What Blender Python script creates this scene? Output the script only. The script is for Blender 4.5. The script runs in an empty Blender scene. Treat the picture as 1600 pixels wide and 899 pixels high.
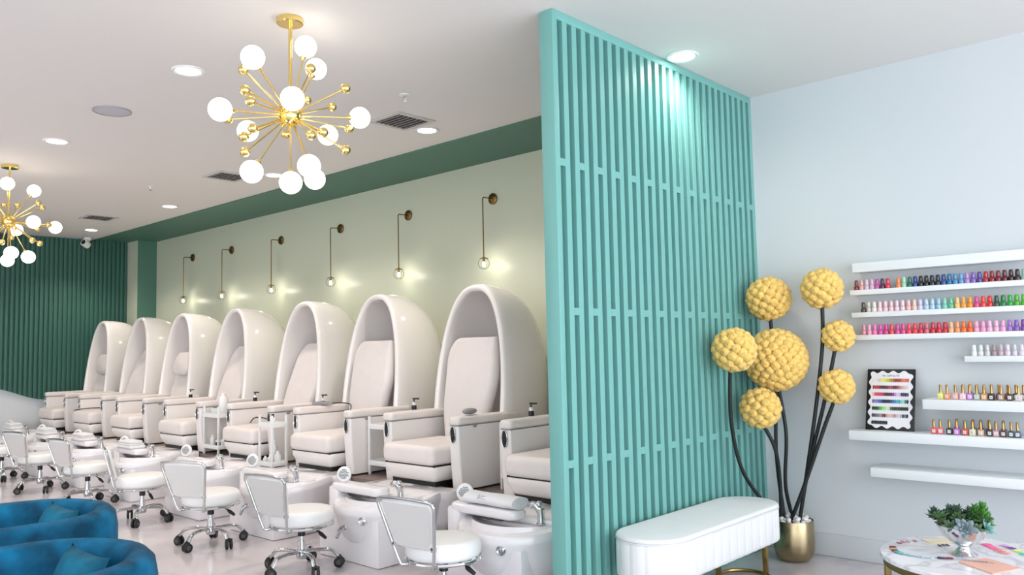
import bpy, bmesh, math, random
from mathutils import Vector, Matrix
from math import sin, cos, pi, radians
R_ = random.Random(7)
SC = bpy.context.scene
COL = SC.collection
H = 3.3                       # ceiling height

# ------------------------------------------------------------------ materials
def lin(c):
    return c / 12.92 if c <= .04045 else ((c + .055) / 1.055) ** 2.4
def hexc(h):
    h = h.lstrip('#')
    return tuple(lin(int(h[i:i + 2], 16) / 255) for i in (0, 2, 4)) + (1,)
MATS = {}
def mat(name, col, rough=.5, metal=0, coat=0, bump=0, bscale=60, vary=0, vscale=8, emit=0, trans=0, sheen=0, spec=.5):
    if name in MATS: return MATS[name]
    m = bpy.data.materials.new(name); m.use_nodes = True
    nt = m.node_tree; b = nt.nodes['Principled BSDF']
    c = hexc(col)
    b.inputs['Base Color'].default_value = c
    b.inputs['Roughness'].default_value = rough
    b.inputs['Metallic'].default_value = metal
    b.inputs['Coat Weight'].default_value = coat
    b.inputs['Coat Roughness'].default_value = .08
    b.inputs['Specular IOR Level'].default_value = spec
    if sheen:
        b.inputs['Sheen Weight'].default_value = sheen
        b.inputs['Sheen Roughness'].default_value = .4
    if trans: b.inputs['Transmission Weight'].default_value = trans
    if emit:
        b.inputs['Emission Color'].default_value = c
        b.inputs['Emission Strength'].default_value = emit
    tc = nt.nodes.new('ShaderNodeTexCoord')
    if vary:
        n = nt.nodes.new('ShaderNodeTexNoise'); n.inputs['Scale'].default_value = vscale; n.inputs['Detail'].default_value = 4
        r = nt.nodes.new('ShaderNodeMapRange'); r.inputs['From Min'].default_value = .32; r.inputs['From Max'].default_value = .68; r.inputs['To Min'].default_value = 1 - vary; r.inputs['To Max'].default_value = 1 + vary * .5
        mx = nt.nodes.new('ShaderNodeMix'); mx.data_type = 'RGBA'; mx.blend_type = 'MULTIPLY'
        mx.inputs['Factor'].default_value = 1; mx.inputs['A'].default_value = c
        nt.links.new(tc.outputs['Object'], n.inputs['Vector']); nt.links.new(n.outputs['Fac'], r.inputs['Value'])
        nt.links.new(r.outputs['Result'], mx.inputs['B']); nt.links.new(mx.outputs['Result'], b.inputs['Base Color'])
    if bump:
        n = nt.nodes.new('ShaderNodeTexNoise'); n.inputs['Scale'].default_value = bscale; n.inputs['Detail'].default_value = 3
        bp = nt.nodes.new('ShaderNodeBump'); bp.inputs['Strength'].default_value = bump; bp.inputs['Distance'].default_value = .01
        nt.links.new(tc.outputs['Object'], n.inputs['Vector']); nt.links.new(n.outputs['Fac'], bp.inputs['Height'])
        nt.links.new(bp.outputs['Normal'], b.inputs['Normal'])
    MATS[name] = m
    return m
def marble(name, base, vein, scale, rough):
    m = bpy.data.materials.new(name); m.use_nodes = True; nt = m.node_tree; b = nt.nodes['Principled BSDF']
    tc = nt.nodes.new('ShaderNodeTexCoord')
    n1 = nt.nodes.new('ShaderNodeTexNoise'); n1.inputs['Scale'].default_value = scale; n1.inputs['Detail'].default_value = 7; n1.inputs['Distortion'].default_value = 1.4
    nt.links.new(tc.outputs['Object'], n1.inputs['Vector'])
    ma = nt.nodes.new('ShaderNodeMath'); ma.operation = 'SUBTRACT'; ma.inputs[1].default_value = .5; nt.links.new(n1.outputs['Fac'], ma.inputs[0])
    ab = nt.nodes.new('ShaderNodeMath'); ab.operation = 'ABSOLUTE'; nt.links.new(ma.outputs[0], ab.inputs[0])
    cr = nt.nodes.new('ShaderNodeValToRGB'); cr.color_ramp.elements[0].position = 0; cr.color_ramp.elements[0].color = hexc(vein)
    cr.color_ramp.elements[1].position = .05; cr.color_ramp.elements[1].color = hexc(base)
    nt.links.new(ab.outputs[0], cr.inputs['Fac']); nt.links.new(cr.outputs['Color'], b.inputs['Base Color'])
    b.inputs['Roughness'].default_value = rough
    return m
def glass_mat():
    m = bpy.data.materials.new('clear_glass'); m.use_nodes = True; nt = m.node_tree; nt.nodes.clear()
    o = nt.nodes.new('ShaderNodeOutputMaterial'); t = nt.nodes.new('ShaderNodeBsdfTransparent'); g = nt.nodes.new('ShaderNodeBsdfGlossy')
    g.inputs['Roughness'].default_value = .03; lw = nt.nodes.new('ShaderNodeLayerWeight'); lw.inputs['Blend'].default_value = .06
    mx = nt.nodes.new('ShaderNodeMixShader'); nt.links.new(lw.outputs['Fresnel'], mx.inputs[0]); nt.links.new(t.outputs[0], mx.inputs[1]); nt.links.new(g.outputs[0], mx.inputs[2])
    nt.links.new(mx.outputs[0], o.inputs['Surface']); return m

M_ceil = mat('ceiling_paint', '#E4E0DD', .8, bump=.05, bscale=200)
M_white = mat('white_wall_paint', '#D3D7DA', .6, bump=.03, bscale=150)
M_sage = mat('sage_wall_paint', '#CDD2BC', .36, bump=.03, bscale=40)
M_dark = mat('dark_green_paint', '#4E7868', .55)
M_darkslat = mat('dark_green_slats', '#38665A', .5)
M_teal = mat('teal_paint', '#73AEA7', .42, bump=.04, bscale=90)
M_floor = marble('polished_floor', '#CBC4C6', '#BDB8BE', .8, .16)
M_plat = mat('platform_tile', '#7A6C66', .45, vary=.15, vscale=5)
M_leather = mat('ivory_leatherette', '#E4DCD8', .42, bump=.08, bscale=25, vary=.03)
M_shell = mat('white_gloss_shell', '#F1EBE7', .16, coat=.4)
M_acryl = mat('white_acrylic', '#EDEAEC', .14, coat=.4)
M_chair = mat('white_gloss_panel', '#E8E3E0', .28, coat=.2)
M_black = mat('black_plastic', '#121212', .4)
M_rubber = mat('black_rubber', '#1A1A1B', .55)
M_chrome = mat('chrome', '#D8DADC', .08, metal=1)
M_brass = mat('polished_gold', '#F2D78C', .16, metal=1)
M_bronze = mat('aged_brass', '#8A7248', .28, metal=1)
M_champ = mat('brushed_champagne', '#A89878', .27, metal=1)
M_seat = mat('white_vinyl', '#EDEDEC', .36, bump=.03, bscale=30)
M_linen = mat('grey_back_panel', '#D9D7D4', .5)
M_velvet = mat('teal_velvet', '#086187', .6, vary=.62, vscale=7, spec=.15, bump=.1, bscale=200)
M_pillow = mat('teal_velvet_cushion', '#0C6380', .6, vary=.55, spec=.15, vscale=7, bump=.1, bscale=200)
M_bench = mat('white_velvet', '#E6E6E6', .7, sheen=.3, vary=.02)
M_yellow = mat('yellow_pompom', '#FBD376', .85, bump=.6, bscale=220, vary=.08, vscale=40, sheen=.2)
M_stem = mat('black_stem', '#0F1514', .5)
M_pebble = mat('white_pebble', '#E4E2E0', .5, vary=.06)
M_shelf = mat('white_shelf_lacquer', '#EEF0F2', .4)
M_globe = mat('lit_opal_glass', '#FFF6EA', .3, emit=4.2)
M_bulb = mat('lit_bulb', '#FFE9C0', .3, emit=30)
M_lens = mat('lit_downlight_lens', '#FFF6E8', .3, emit=9)
M_glass = glass_mat()
M_towel = mat('white_terry', '#EEEDEF', .9, bump=.5, bscale=300, sheen=.3)
M_marble = marble('white_marble', '#EEEBEE', '#CFCBD4', 3, .15)
M_grey = mat('grey_remote', '#8F8C8C', .4)
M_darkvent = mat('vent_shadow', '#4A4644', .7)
M_ventm = mat('vent_white', '#C9C4C1', .5)
M_silver = mat('mercury_silver', '#D9D9DC', .12, metal=1, bump=.4, bscale=14)
M_soil = mat('dark_soil', '#2A2A22', .9)
M_plas = mat('white_plastic', '#EAEAEA', .35)
M_clearp = mat('frosted_plastic', '#DDE0DE', .3)

# ------------------------------------------------------------------ mesh builder
class MB:
    def __init__(s): s.v = []; s.f = []; s.mi = []
    def add(s, v, f, mi=0):
        o = len(s.v); s.v += [tuple(p) for p in v]; s.f += [tuple(i + o for i in q) for q in f]; s.mi += [mi] * len(f)
        return s
    def box(s, x0, x1, y0, y1, z0, z1, bev=0, mi=0, M=None, seg=2):
        b = bmesh.new(); bmesh.ops.create_cube(b, size=1)
        for v in b.verts: v.co = Vector(((x0 + x1) / 2 + v.co.x * (x1 - x0), (y0 + y1) / 2 + v.co.y * (y1 - y0), (z0 + z1) / 2 + v.co.z * (z1 - z0)))
        if bev: bmesh.ops.bevel(b, geom=b.edges[:], offset=bev, segments=seg, affect='EDGES', profile=.5)
        return s.bm(b, mi, M)
    def bm(s, b, mi=0, M=None):
        b.verts.index_update()
        v = [(M @ p.co if M else p.co) for p in b.verts]; f = [[p.index for p in q.verts] for q in b.faces]
        b.free(); return s.add(v, f, mi)
    def loft(s, rings, cap0=True, cap1=True, mi=0, closed=True):
        n = len(rings[0]); v = [p for r in rings for p in r]; f = []
        for k in range(len(rings) - 1):
            for i in range(n if closed else n - 1):
                j = (i + 1) % n
                f.append((k * n + i, k * n + j, (k + 1) * n + j, (k + 1) * n + i))
        if cap0: f.append(tuple(reversed(range(n))))
        if cap1: f.append(tuple((len(rings) - 1) * n + i for i in range(n)))
        return s.add(v, f, mi)
    def lathe(s, prof, c=(0, 0, 0), n=32, mi=0, M=None):
        rings = []
        for r, z in prof:
            ring = [Vector((r * cos(2 * pi * i / n), r * sin(2 * pi * i / n), z)) for i in range(n)]
            rings.append([(M @ p if M else p) + Vector(c) for p in ring])
        return s.loft(rings, prof[0][0] > 1e-6, prof[-1][0] > 1e-6, mi)
    def cyl(s, p0, p1, r0, r1=None, n=16, mi=0):
        return s.tube([p0, p1], [r0, r0 if r1 is None else r1], n, mi=mi)
    def tube(s, pts, r, n=10, closed=False, mi=0, flat=None):
        P = [Vector(p) for p in pts]; rings = []; k = len(P)
        rr = r if isinstance(r, (list, tuple)) else [r] * k
        prev = None
        for i in range(k):
            a = P[(i - 1) % k] if (closed or i > 0) else P[i]; b = P[(i + 1) % k] if (closed or i < k - 1) else P[i]
            t = (b - a).normalized()
            if prev is None:
                u = t.cross(Vector((0, 0, 1)));
                if u.length < .05: u = t.cross(Vector((0, 1, 0)))
            else: u = prev - t * prev.dot(t)
            u.normalize(); w = t.cross(u); prev = u
            fu, fw = flat or (1, 1)
            rings.append([P[i] + (u * cos(2 * pi * q / n) * fu + w * sin(2 * pi * q / n) * fw) * rr[i] for q in range(n)])
        if closed: rings.append(rings[0]); return s.loft(rings, False, False, mi)
        return s.loft(rings, True, True, mi)
    def ball(s, c, r, n=16, m=10, mi=0, M=None):
        c = Vector(c); rx, ry, rz = r if isinstance(r, (list, tuple)) else (r, r, r); v = []; f = []
        for j in range(m + 1):
            th = pi * j / m
            for i in range(n):
                ph = 2 * pi * i / n; p = Vector((rx * sin(th) * cos(ph), ry * sin(th) * sin(ph), rz * cos(th)))
                v.append((M @ p if M else p) + c)
        for j in range(m):
            for i in range(n):
                a, b = j * n + i, j * n + (i + 1) % n; f.append((a, a + n, b + n, b))
        return s.add(v, f, mi)
    def cushion(s, out, z0, z1, e=.02, crown=0, mi=0, k=4):
        # out(inset) -> list of (x, y); soft rounded edges top and bottom
        rings = []
        for j in range(k + 1):
            a = pi / 2 * j / k; rings.append([(x, y, z0 + e - e * cos(a)) for x, y in out(e - e * sin(a))])
        for j in range(k + 1):
            a = pi / 2 * j / k; rings.append([(x, y, z1 - e + e * sin(a)) for x, y in out(e - e * cos(a))])
        s.loft(rings, True, not crown, mi)
        if crown:
            last = rings[-1]; cx = sum(p[0] for p in last) / len(last); cy = sum(p[1] for p in last) / len(last); rr = [last]
            for t in (.25, .5, .75, .97): rr.append([(x + (cx - x) * t, y + (cy - y) * t, z1 + crown * (1 - (1 - t) ** 2)) for x, y, z in last])
            s.loft(rr, False, True, mi)
        return s
    def build(s, name, mats, parent=None, off=(0, 0, 0), angle=40, loc=None, M=None):
        me = bpy.data.meshes.new(name); o = Vector(off)
        me.from_pydata([((M @ Vector(p)) if M else Vector(p)) + o for p in s.v], [], s.f)
        b = bmesh.new(); b.from_mesh(me); bmesh.ops.remove_doubles(b, verts=b.verts, dist=1e-5)
        bmesh.ops.recalc_face_normals(b, faces=b.faces); b.to_mesh(me); b.free()
        for m in (mats if isinstance(mats, (list, tuple)) else [mats]): me.materials.append(m)
        if len(s.mi) == len(me.polygons): me.polygons.foreach_set('material_index', s.mi)
        me.shade_smooth(); me.set_sharp_from_angle(angle=radians(angle)); me.update()
        ob = bpy.data.objects.new(name, me); COL.objects.link(ob)
        if parent: ob.parent = parent
        if loc: ob.location = loc
        return ob
def rrect(cx, cy, hx, hy, r, n=6):
    def out(i=0):
        X, Y = hx - i, hy - i; q = max(min(r - i * .5, X, Y), 1e-4); pts = []
        for sx, sy, a0 in ((1, 1, 0), (-1, 1, pi / 2), (-1, -1, pi), (1, -1, 1.5 * pi)):
            for k in range(n + 1):
                a = a0 + pi / 2 * k / n; pts.append((cx + sx * (X - q) + q * cos(a), cy + sy * (Y - q) + q * sin(a)))
        return pts
    return out
def circ(cx, cy, r, n=40):
    return lambda i=0: [(cx + (r - i) * cos(2 * pi * k / n), cy + (r - i) * sin(2 * pi * k / n)) for k in range(n)]
def bez(pts, n=24):
    # Catmull-Rom through the points
    P = [Vector(p) for p in pts]; P = [P[0] * 2 - P[1]] + P + [P[-1] * 2 - P[-2]]; out = []
    for i in range(1, len(P) - 2):
        for k in range(n):
            t = k / n; a, b, c, d = P[i - 1:i + 3]
            out.append(.5 * (2 * b + (c - a) * t + (2 * a - 5 * b + 4 * c - d) * t * t + (3 * b - a - 3 * c + d) * t ** 3))
    return out + [P[-2]]

# ------------------------------------------------------------------ objects
def tag(o, label, cat, group=None):
    o['label'] = label; o['category'] = cat
    if group: o['group'] = group
    return o
def thing(name, label, cat, loc=(0, 0, 0), rz=0, group=None):
    o = bpy.data.objects.new(name, None); o.empty_display_size = .1; COL.objects.link(o)
    o.location = loc; o.rotation_euler = (0, 0, rz)
    return tag(o, label, cat, group)
def struct(o):
    o['kind'] = 'structure'; return o
def dup(root, loc, rz, label, group=None):
    def cp(o, par):
        c = o.copy(); COL.objects.link(c)
        if par: c.parent = par
        for ch in o.children: cp(ch, c)
        return c
    r = cp(root, None); r.location = loc; r.rotation_euler = (0, 0, rz); r['label'] = label
    if group: r['group'] = group
    return r
ORD = ['first', 'second', 'third', 'fourth', 'fifth', 'sixth', 'seventh', 'eighth', 'ninth', 'tenth'] + [str(i) + {1: 'st', 2: 'nd', 3: 'rd'}.get(i % 10 if i > 20 else 0, 'th') for i in range(11, 60)]

# ================================================================== SETTING
XL, XR, YF = -10.62, 5.6, -9.0
struct(MB().box(XL - .2, XR, YF, .2, -.1, 0).build('floor', M_floor))
struct(MB().box(XL - .2, XR, YF, .2, H, H + .1).build('ceiling', M_ceil))
struct(MB().box(XL - .2, -.05, 0, .2, 0, H).build('wall_back', M_sage))
struct(MB().box(-.05, XR, 0, .2, 0, H).build('wall_right', M_white))
struct(MB().box(XL - .2, XL, YF, 0, 0, H).build('wall_left', M_white))
struct(MB().box(XL - .2, -6.0, YF - .2, YF, 0, H).box(.3, 1.8, YF - .2, YF, 0, H).build('wall_front', M_white))  # unseen wall, openings cut to steer daylight; middle piece shades the partition end
w = MB()
for y in (-9, -6, -3, -.05): w.box(XR - .05, XR + .05, y, y + .08, 0, H)
w.box(XR - .05, XR + .05, YF, 0, 0, .1); w.box(XR - .05, XR + .05, YF, 0, 2.6, 2.68)
struct(w.build('window_1', M_white))
w = MB()
for x in (-6, -3, .2, 1.82, 3.7): w.box(x, x + .08, YF - .05, YF + .05, 0, H)
w.box(-6, .28, YF - .05, YF + .05, 0, .1); w.box(-6, .28, YF - .05, YF + .05, 2.6, 2.68); w.box(1.82, XR, YF - .05, YF + .05, 0, .1); w.box(1.82, XR, YF - .05, YF + .05, 2.6, 2.68)
struct(w.build('window_2', M_white))
# dark painted ceiling strip, pier in the far corner with its dark return
struct(MB().box(XL, -.094, -.805, -.001, H - .012, H - .001).build('trim_1', M_dark))
pier = MB().box(XL + .001, -10.19, -.3, -.001, 0, H - .013, mi=0)
o = struct(pier.build('trim_2', [M_sage, M_dark]))
for p in o.data.polygons:
    if p.normal.x > .9: p.material_index = 1
# dark vertical slats on the left wall, with a wavy lower edge over the white wall
sl = MB(); y = -.31
def zlow(y):      # lower edge of the slat panel
    if y > -1.45: return .86
    t = min(1, (-1.45 - y) / .75); return .86 + .2 * (t * t * (3 - 2 * t)) + max(0, -2.2 - y) * .06
while y > -6.2:
    for (y0, y1, d) in ((y - .034, y, .05), (y - .064, y - .034, .02)):
        sl.add([(XL + .001, y0, zlow(y0)), (XL + d, y0, zlow(y0)), (XL + d, y1, zlow(y1)), (XL + .001, y1, zlow(y1)),
                (XL + .001, y0, H - .013), (XL + d, y0, H - .013), (XL + d, y1, H - .013), (XL + .001, y1, H - .013)],
               [(0, 1, 2, 3), (4, 5, 6, 7), (0, 1, 5, 4), (1, 2, 6, 5), (2, 3, 7, 6), (3, 0, 4, 7)])
    y -= .064
struct(sl.build('trim_3', M_darkslat))
struct(MB().box(.0005, XR, -.018, -.0005, .001, .15, .004).build('baseboard_right', M_white))
# raised platform under the pedicure chairs
struct(MB().box(XL + .001, -.1, -1.50, -.301, .001, .42, .004).box(-10.188, -.1, -.301, -.001, .001, .42).build('platform', M_plat))

# ================================================================== TEAL SLATTED PARTITION
P = 2.315; T = .094
pt = thing('slat_partition', 'tall teal slatted partition running from the white wall toward the camera', 'partition', (0, 0, 0))
u = P / 55
MB().box(-T, -.082, -P + u, -.001, .001, H - .001).build('backing_panel', M_teal, pt)
s = MB()
s.box(-.082, 0, -P + u - .002, -.001, H - .05, H - .001, .002); s.box(-.082, 0, -P + u - .002, -.001, .001, .15, .002)
s.box(-T, 0, -P, -P + u, .001, H - .001, .002)
for i in range(1, 28):
    y0 = -P + 2 * i * u; s.box(-.082, 0, y0, min(y0 + u, -.001), .15, H - .05, .0015, seg=1)
s.build('slats', M_teal, pt)
s = MB()
for i in range(27):
    y0 = -P + (2 * i + 1) * u
    for z in ((2.4615, .8506) if i % 2 == 0 else (1.6548,)): s.box(-.081, -.0008, y0, y0 + u, z - .02, z + .02)
s.build('crossbars', M_teal, pt)

# ================================================================== CEILING FIXTURES
def lamp(name, kind, loc, power, col, **kw):
    l = bpy.data.lights.new(name, kind); l.energy = power; l.color = col
    for k, v in kw.items(): setattr(l, k, v)
    o = bpy.data.objects.new(name, l); COL.objects.link(o); o.location = loc; return o
WARM = (1, .89, .80); NEUT = (1, .95, .88)
dl = [(-2.265, -3.26, 'recessed downlight left of the nearer gold chandelier'), (-4.672, -3.26, 'recessed downlight at the far left, beside the round ceiling speaker'),
      (-2.306, -1.19, 'recessed downlight beside the nearest ceiling vent, over the hooded chairs'), (.11, -1.15, 'recessed downlight washing the teal slatted partition'),
      (-7.06, -1.21, 'recessed downlight in the far ceiling, right of the small sprinkler'), (-9.585, -1.21, 'farthest recessed downlight, above the security camera'),
      (-4.66, -1.21, 'recessed downlight seen just under the nearer gold chandelier')]
first = None
for x, y, lab in dl:
    if first is None:
        first = thing('downlight', lab, 'ceiling light', (x, y, H), 0, 'recessed downlights')
        MB().lathe([(.078, -.001), (.105, -.001), (.105, -.006), (.095, -.012), (.078, -.008), (.078, -.001)]).build('trim_ring', M_plas, first)
        MB().lathe([(0, -.0015), (.077, -.0015), (.077, -.006), (0, -.006)]).build('lens', M_lens, first)
    else: dup(first, (x, y, H), 0, lab)
    near = x > 0
    a = lamp('downlight_lamp', 'SPOT', (x, y, H - .03), 42 if near else 95, NEUT if near else WARM, spot_size=radians(165 if near else 125), spot_blend=1.0 if near else .6, shadow_soft_size=.06)
for x, y in ((-7.1, -3.26), (-9.6, -3.26), (-2.3, -6.5), (-4.7, -6.5), (-7.1, -6.5)):
    lab = {(-7.1, -3.26): 'recessed downlight above the left edge of the photo, beyond the farther chandelier', (-9.6, -3.26): 'recessed downlight at the far left corner by the dark slats'}.get((x, y), 'recessed downlight behind the camera side of the room')
    dup(first, (x, y, H), 0, lab, 'recessed downlights')
    lamp('downlight_lamp', 'SPOT', (x, y, H - .03), 110, WARM, spot_size=radians(125), spot_blend=.6, shadow_soft_size=.06)
t = thing('ceiling_speaker', 'flush round grey ceiling speaker grille left of the chandelier', 'speaker', (-3.486, -3.264, H))
MB().lathe([(0, -.001), (.125, -.001), (.125, -.006), (.118, -.008), (.0, -.008)]).build('grille', mat('speaker_grille', '#C6C4CC', .7, bump=.5, bscale=500), t)
MB().lathe([(.125, -.001), (.135, -.001), (.135, -.009), (.125, -.009), (.125, -.001)]).build('bezel', mat('speaker_bezel', '#A5A0A5', .5), t)
for i, (x, y, lab) in enumerate([(-2.24, -1.51, 'nearest square ceiling vent, right of the chandelier'), (-5.02, -1.53, 'middle ceiling vent, left of the lowest chandelier globes'), (-8.44, -1.53, 'farthest ceiling vent, near the dark slatted wall')]):
    if i == 0:
        vt = thing('ceiling_vent', lab, 'vent', (x, y, H), 0, 'ceiling vents')
        f = MB()
        for a in ((-.19, .19, -.19, -.15), (-.19, .19, .15, .19), (-.19, -.15, -.15, .15), (.15, .19, -.15, .15)): f.box(*a, -.010, -.001, .002)
        f.build('frame', M_ventm, vt)
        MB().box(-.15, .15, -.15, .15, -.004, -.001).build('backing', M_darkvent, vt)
        f = MB()
        for k in range(7):
            yy = -.13 + k * .043; Mx = Matrix.Translation((0, yy, -.008)) @ Matrix.Rotation(radians(38), 4, 'X'); f.box(-.15, .15, -.012, .012, -.001, .001, M=Mx)
        f.build('louvres', M_ventm, vt)
    else: dup(vt, (x, y, H), 0, lab)
for i, (x, y, lab) in enumerate([(-1.706, -1.927, 'nearer white fire sprinkler between chandelier and partition'), (-6.025, -1.891, 'farther white fire sprinkler in the left half of the ceiling')]):
    if i == 0:
        sp = thing('fire_sprinkler', lab, 'sprinkler', (x, y, H), 0, 'fire sprinklers')
        MB().lathe([(0, -.001), (.04, -.001), (.038, -.006), (.018, -.009), (0, -.009)], n=20).build('escutcheon', M_plas, sp)
        b = MB().cyl((0, 0, -.009), (0, 0, -.03), .008, .006, 10); b.tube([(.014, 0, -.012), (.016, 0, -.025), (0, 0, -.042), (-.016, 0, -.025), (-.014, 0, -.012)], .0025, 6)
        b.lathe([(0, -.042), (.016, -.042), (.016, -.045), (0, -.045)], n=12); b.build('sprinkler_head', M_chrome, sp)
    else: dup(sp, (x, y, H), 0, lab)
t = thing('security_camera', 'small white security camera with black lens at the far ceiling corner', 'camera', (-10.46, -.95, H))
MB().lathe([(0, -.001), (.055, -.001), (.055, -.03), (.04, -.045), (0, -.045)], n=24).build('mount', M_plas, t)
Mx = Matrix.Translation((.02, -.03, -.10)) @ Matrix.Rotation(radians(35), 4, 'Z') @ Matrix.Rotation(radians(70), 4, 'X')
MB().lathe([(0, -.06), (.04, -.06), (.055, -.045), (.055, .05), (.05, .06), (.04, .062), (0, .062)], n=24, M=Mx).ball((0, 0, -.06), .035, 12, 8).build('body', M_plas, t)
MB().lathe([(0, .0625), (.036, .0625), (.034, .068), (0, .07)], n=20, M=Mx).build('lens', M_black, t)

# ------------------------------------------------------------------ chandeliers
G1 = [(0.149, -0.307, 0.209), (0.045, 0.071, 0.391), (-0.07, 0.214, 0.33), (-0.013, -0.397, -0.044), (0.345, -0.201, -0.028), (0.114, 0.381, 0.039), (-0.399, -0.028, -0.01), (-0.172, 0.361, -0.008), (-0.024, -0.215, -0.337), (0.081, -0.047, -0.389), (0.234, -0.034, -0.323), (-0.122, 0.237, -0.298)]
B1 = [(0.087, -0.324, 0.156), (0.136, -0.342, 0.035), (0.167, -0.329, -0.026), (-0.315, -0.195, 0.009), (0.143, -0.303, -0.156), (0.071, -0.312, -0.186), (0.015, -0.274, -0.248), (-0.326, 0.175, -0.006), (0.314, -0.073, -0.182), (0.333, -0.013, -0.161), (0.243, 0.191, -0.203), (0.032, 0.368, -0.01), (-0.085, 0.333, 0.137), (0.331, 0.129, 0.103), (-0.208, 0.242, 0.187), (0.323, -0.08, 0.162)]
G2 = [(0.23, -0.081, 0.317), (-0.046, 0.223, 0.329), (0.386, 0.095, -0.041), (0.008, 0.4, -0.018), (-0.363, 0.168, -0.019), (0.236, -0.038, -0.321), (-0.192, 0.049, -0.348), (0.166, 0.124, -0.342), (-0.207, -0.166, 0.299), (0.193, -0.348, -0.044), (-0.306, -0.177, -0.187), (0.313, -0.246, 0.038)]
B2 = [(0.293, 0.161, 0.158), (-0.087, 0.311, 0.181), (0.258, 0.263, -0.036), (-0.204, 0.308, -0.015), (0.289, 0.118, -0.198), (0.224, 0.201, -0.215), (0.261, -0.121, -0.232), (-0.281, -0.129, 0.203), (0.183, -0.318, 0.047), (-0.295, -0.214, -0.062), (-0.335, -0.076, -0.138), (-0.304, 0.039, 0.207), (0.256, -0.204, 0.173), (0.045, -0.216, -0.297), (-0.265, 0.144, 0.214), (-0.335, 0.12, -0.103)]
GL = MB().ball((0, 0, 0), .06, 24, 14).build('globe_source', M_globe); GB = MB().ball((0, 0, 0), .027, 16, 10).build('gold_ball_source', M_brass)
glm, gbm = GL.data, GB.data
for o in (GL, GB): bpy.data.objects.remove(o)
def chandelier(loc, hz, G, B, label):
    t = thing('sputnik_chandelier', label, 'chandelier', loc, 0, 'gold sputnik chandeliers')
    dz = hz - H
    MB().lathe([(0, -.001), (.07, -.001), (.072, -.004), (.072, -.028), (.068, -.032), (0, -.032)]).build('canopy', M_brass, t)
    MB().cyl((0, 0, -.03), (0, 0, dz + .04), .008, n=12).cyl((.02, 0, -.03), (.012, 0, dz + .05), .003, n=8).build('stem', M_brass, t)
    MB().ball((0, 0, dz), .062, 24, 14).build('hub', M_brass, t)
    for k, g in enumerate(list(G) + list(B)):
        d = Vector(g); n = d.normalized(); isg = k < len(G); L = d.length - (.058 if isg else .02)
        a = Vector((0, 0, dz)) + n * .05; b = Vector((0, 0, dz)) + n * L
        m = MB().cyl(a, b, .0048, n=8).cyl(a, a + n * .03, .008, n=8)
        if isg: m.cyl(b - n * .02, b + n * .012, .010, .022, n=12)
        arm = m.build('arm', M_brass, t)
        gm = bpy.data.objects.new('globe' if isg else 'gold_ball', glm if isg else gbm); COL.objects.link(gm); gm.parent = arm; gm.location = Vector((0, 0, dz)) + d
    return t
chandelier((-1.105, -3.238, H), 2.757, G1, B1, 'nearer gold sputnik chandelier with white lit globes, beside the teal partition')
chandelier((-5.9, -3.267, H), 2.759, G2, B2, 'farther gold sputnik chandelier cut by the left photo edge')

# ------------------------------------------------------------------ wall sconces
sx = [-2.696, -3.965, -5.203, -6.502, -7.78, -8.94]
for i, x in enumerate(sx):
    lab = 'brass wall sconce with clear globe on sage wall, ' + ['nearest to the teal partition', 'second from the teal partition', 'third from the teal partition', 'fourth from the teal partition', 'fifth from the teal partition', 'farthest from the teal partition'][i]
    if i == 0:
        sc = thing('wall_sconce', lab, 'wall light', (x, 0, 2.915), 0, 'wall sconces over the hooded chairs')
        Mx = Matrix.Rotation(radians(90), 4, 'X')
        MB().lathe([(0, .001), (.055, .001), (.055, .016), (.05, .02), (0, .02)], M=Mx).build('backplate', M_bronze, sc)
        MB().tube([(0, -.018, 0), (0, -.13, 0)] + [(0, -.13 - .02 * sin(a), -.02 + .02 * cos(a)) for a in (.4, .8, 1.2, 1.57)] + [(0, -.15, -.58)], .0058, 8).build('arm', M_bronze, sc)
        MB().lathe([(.006, .0), (.012, -.005), (.04, -.014), (.042, -.02), (.012, -.02), (.012, -.05), (0, -.05)], (0, -.15, -.575), 20).build('cap', M_bronze, sc)
        MB().ball((0, -.15, -.64), .055, 24, 14).build('glass_globe', M_glass, sc)
        MB().lathe([(0, -.034), (.010, -.03), (.0145, -.018), (.013, 0), (.008, .014), (0, .016)], (0, -.15, -.638), 14).build('bulb', M_bulb, sc)
    else: dup(sc, (x, 0, 2.915), 0, lab)
    lamp('sconce_lamp', 'POINT', (x, -.15, 2.27), 2.3, (1, .97, .9), shadow_soft_size=.025)

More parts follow.
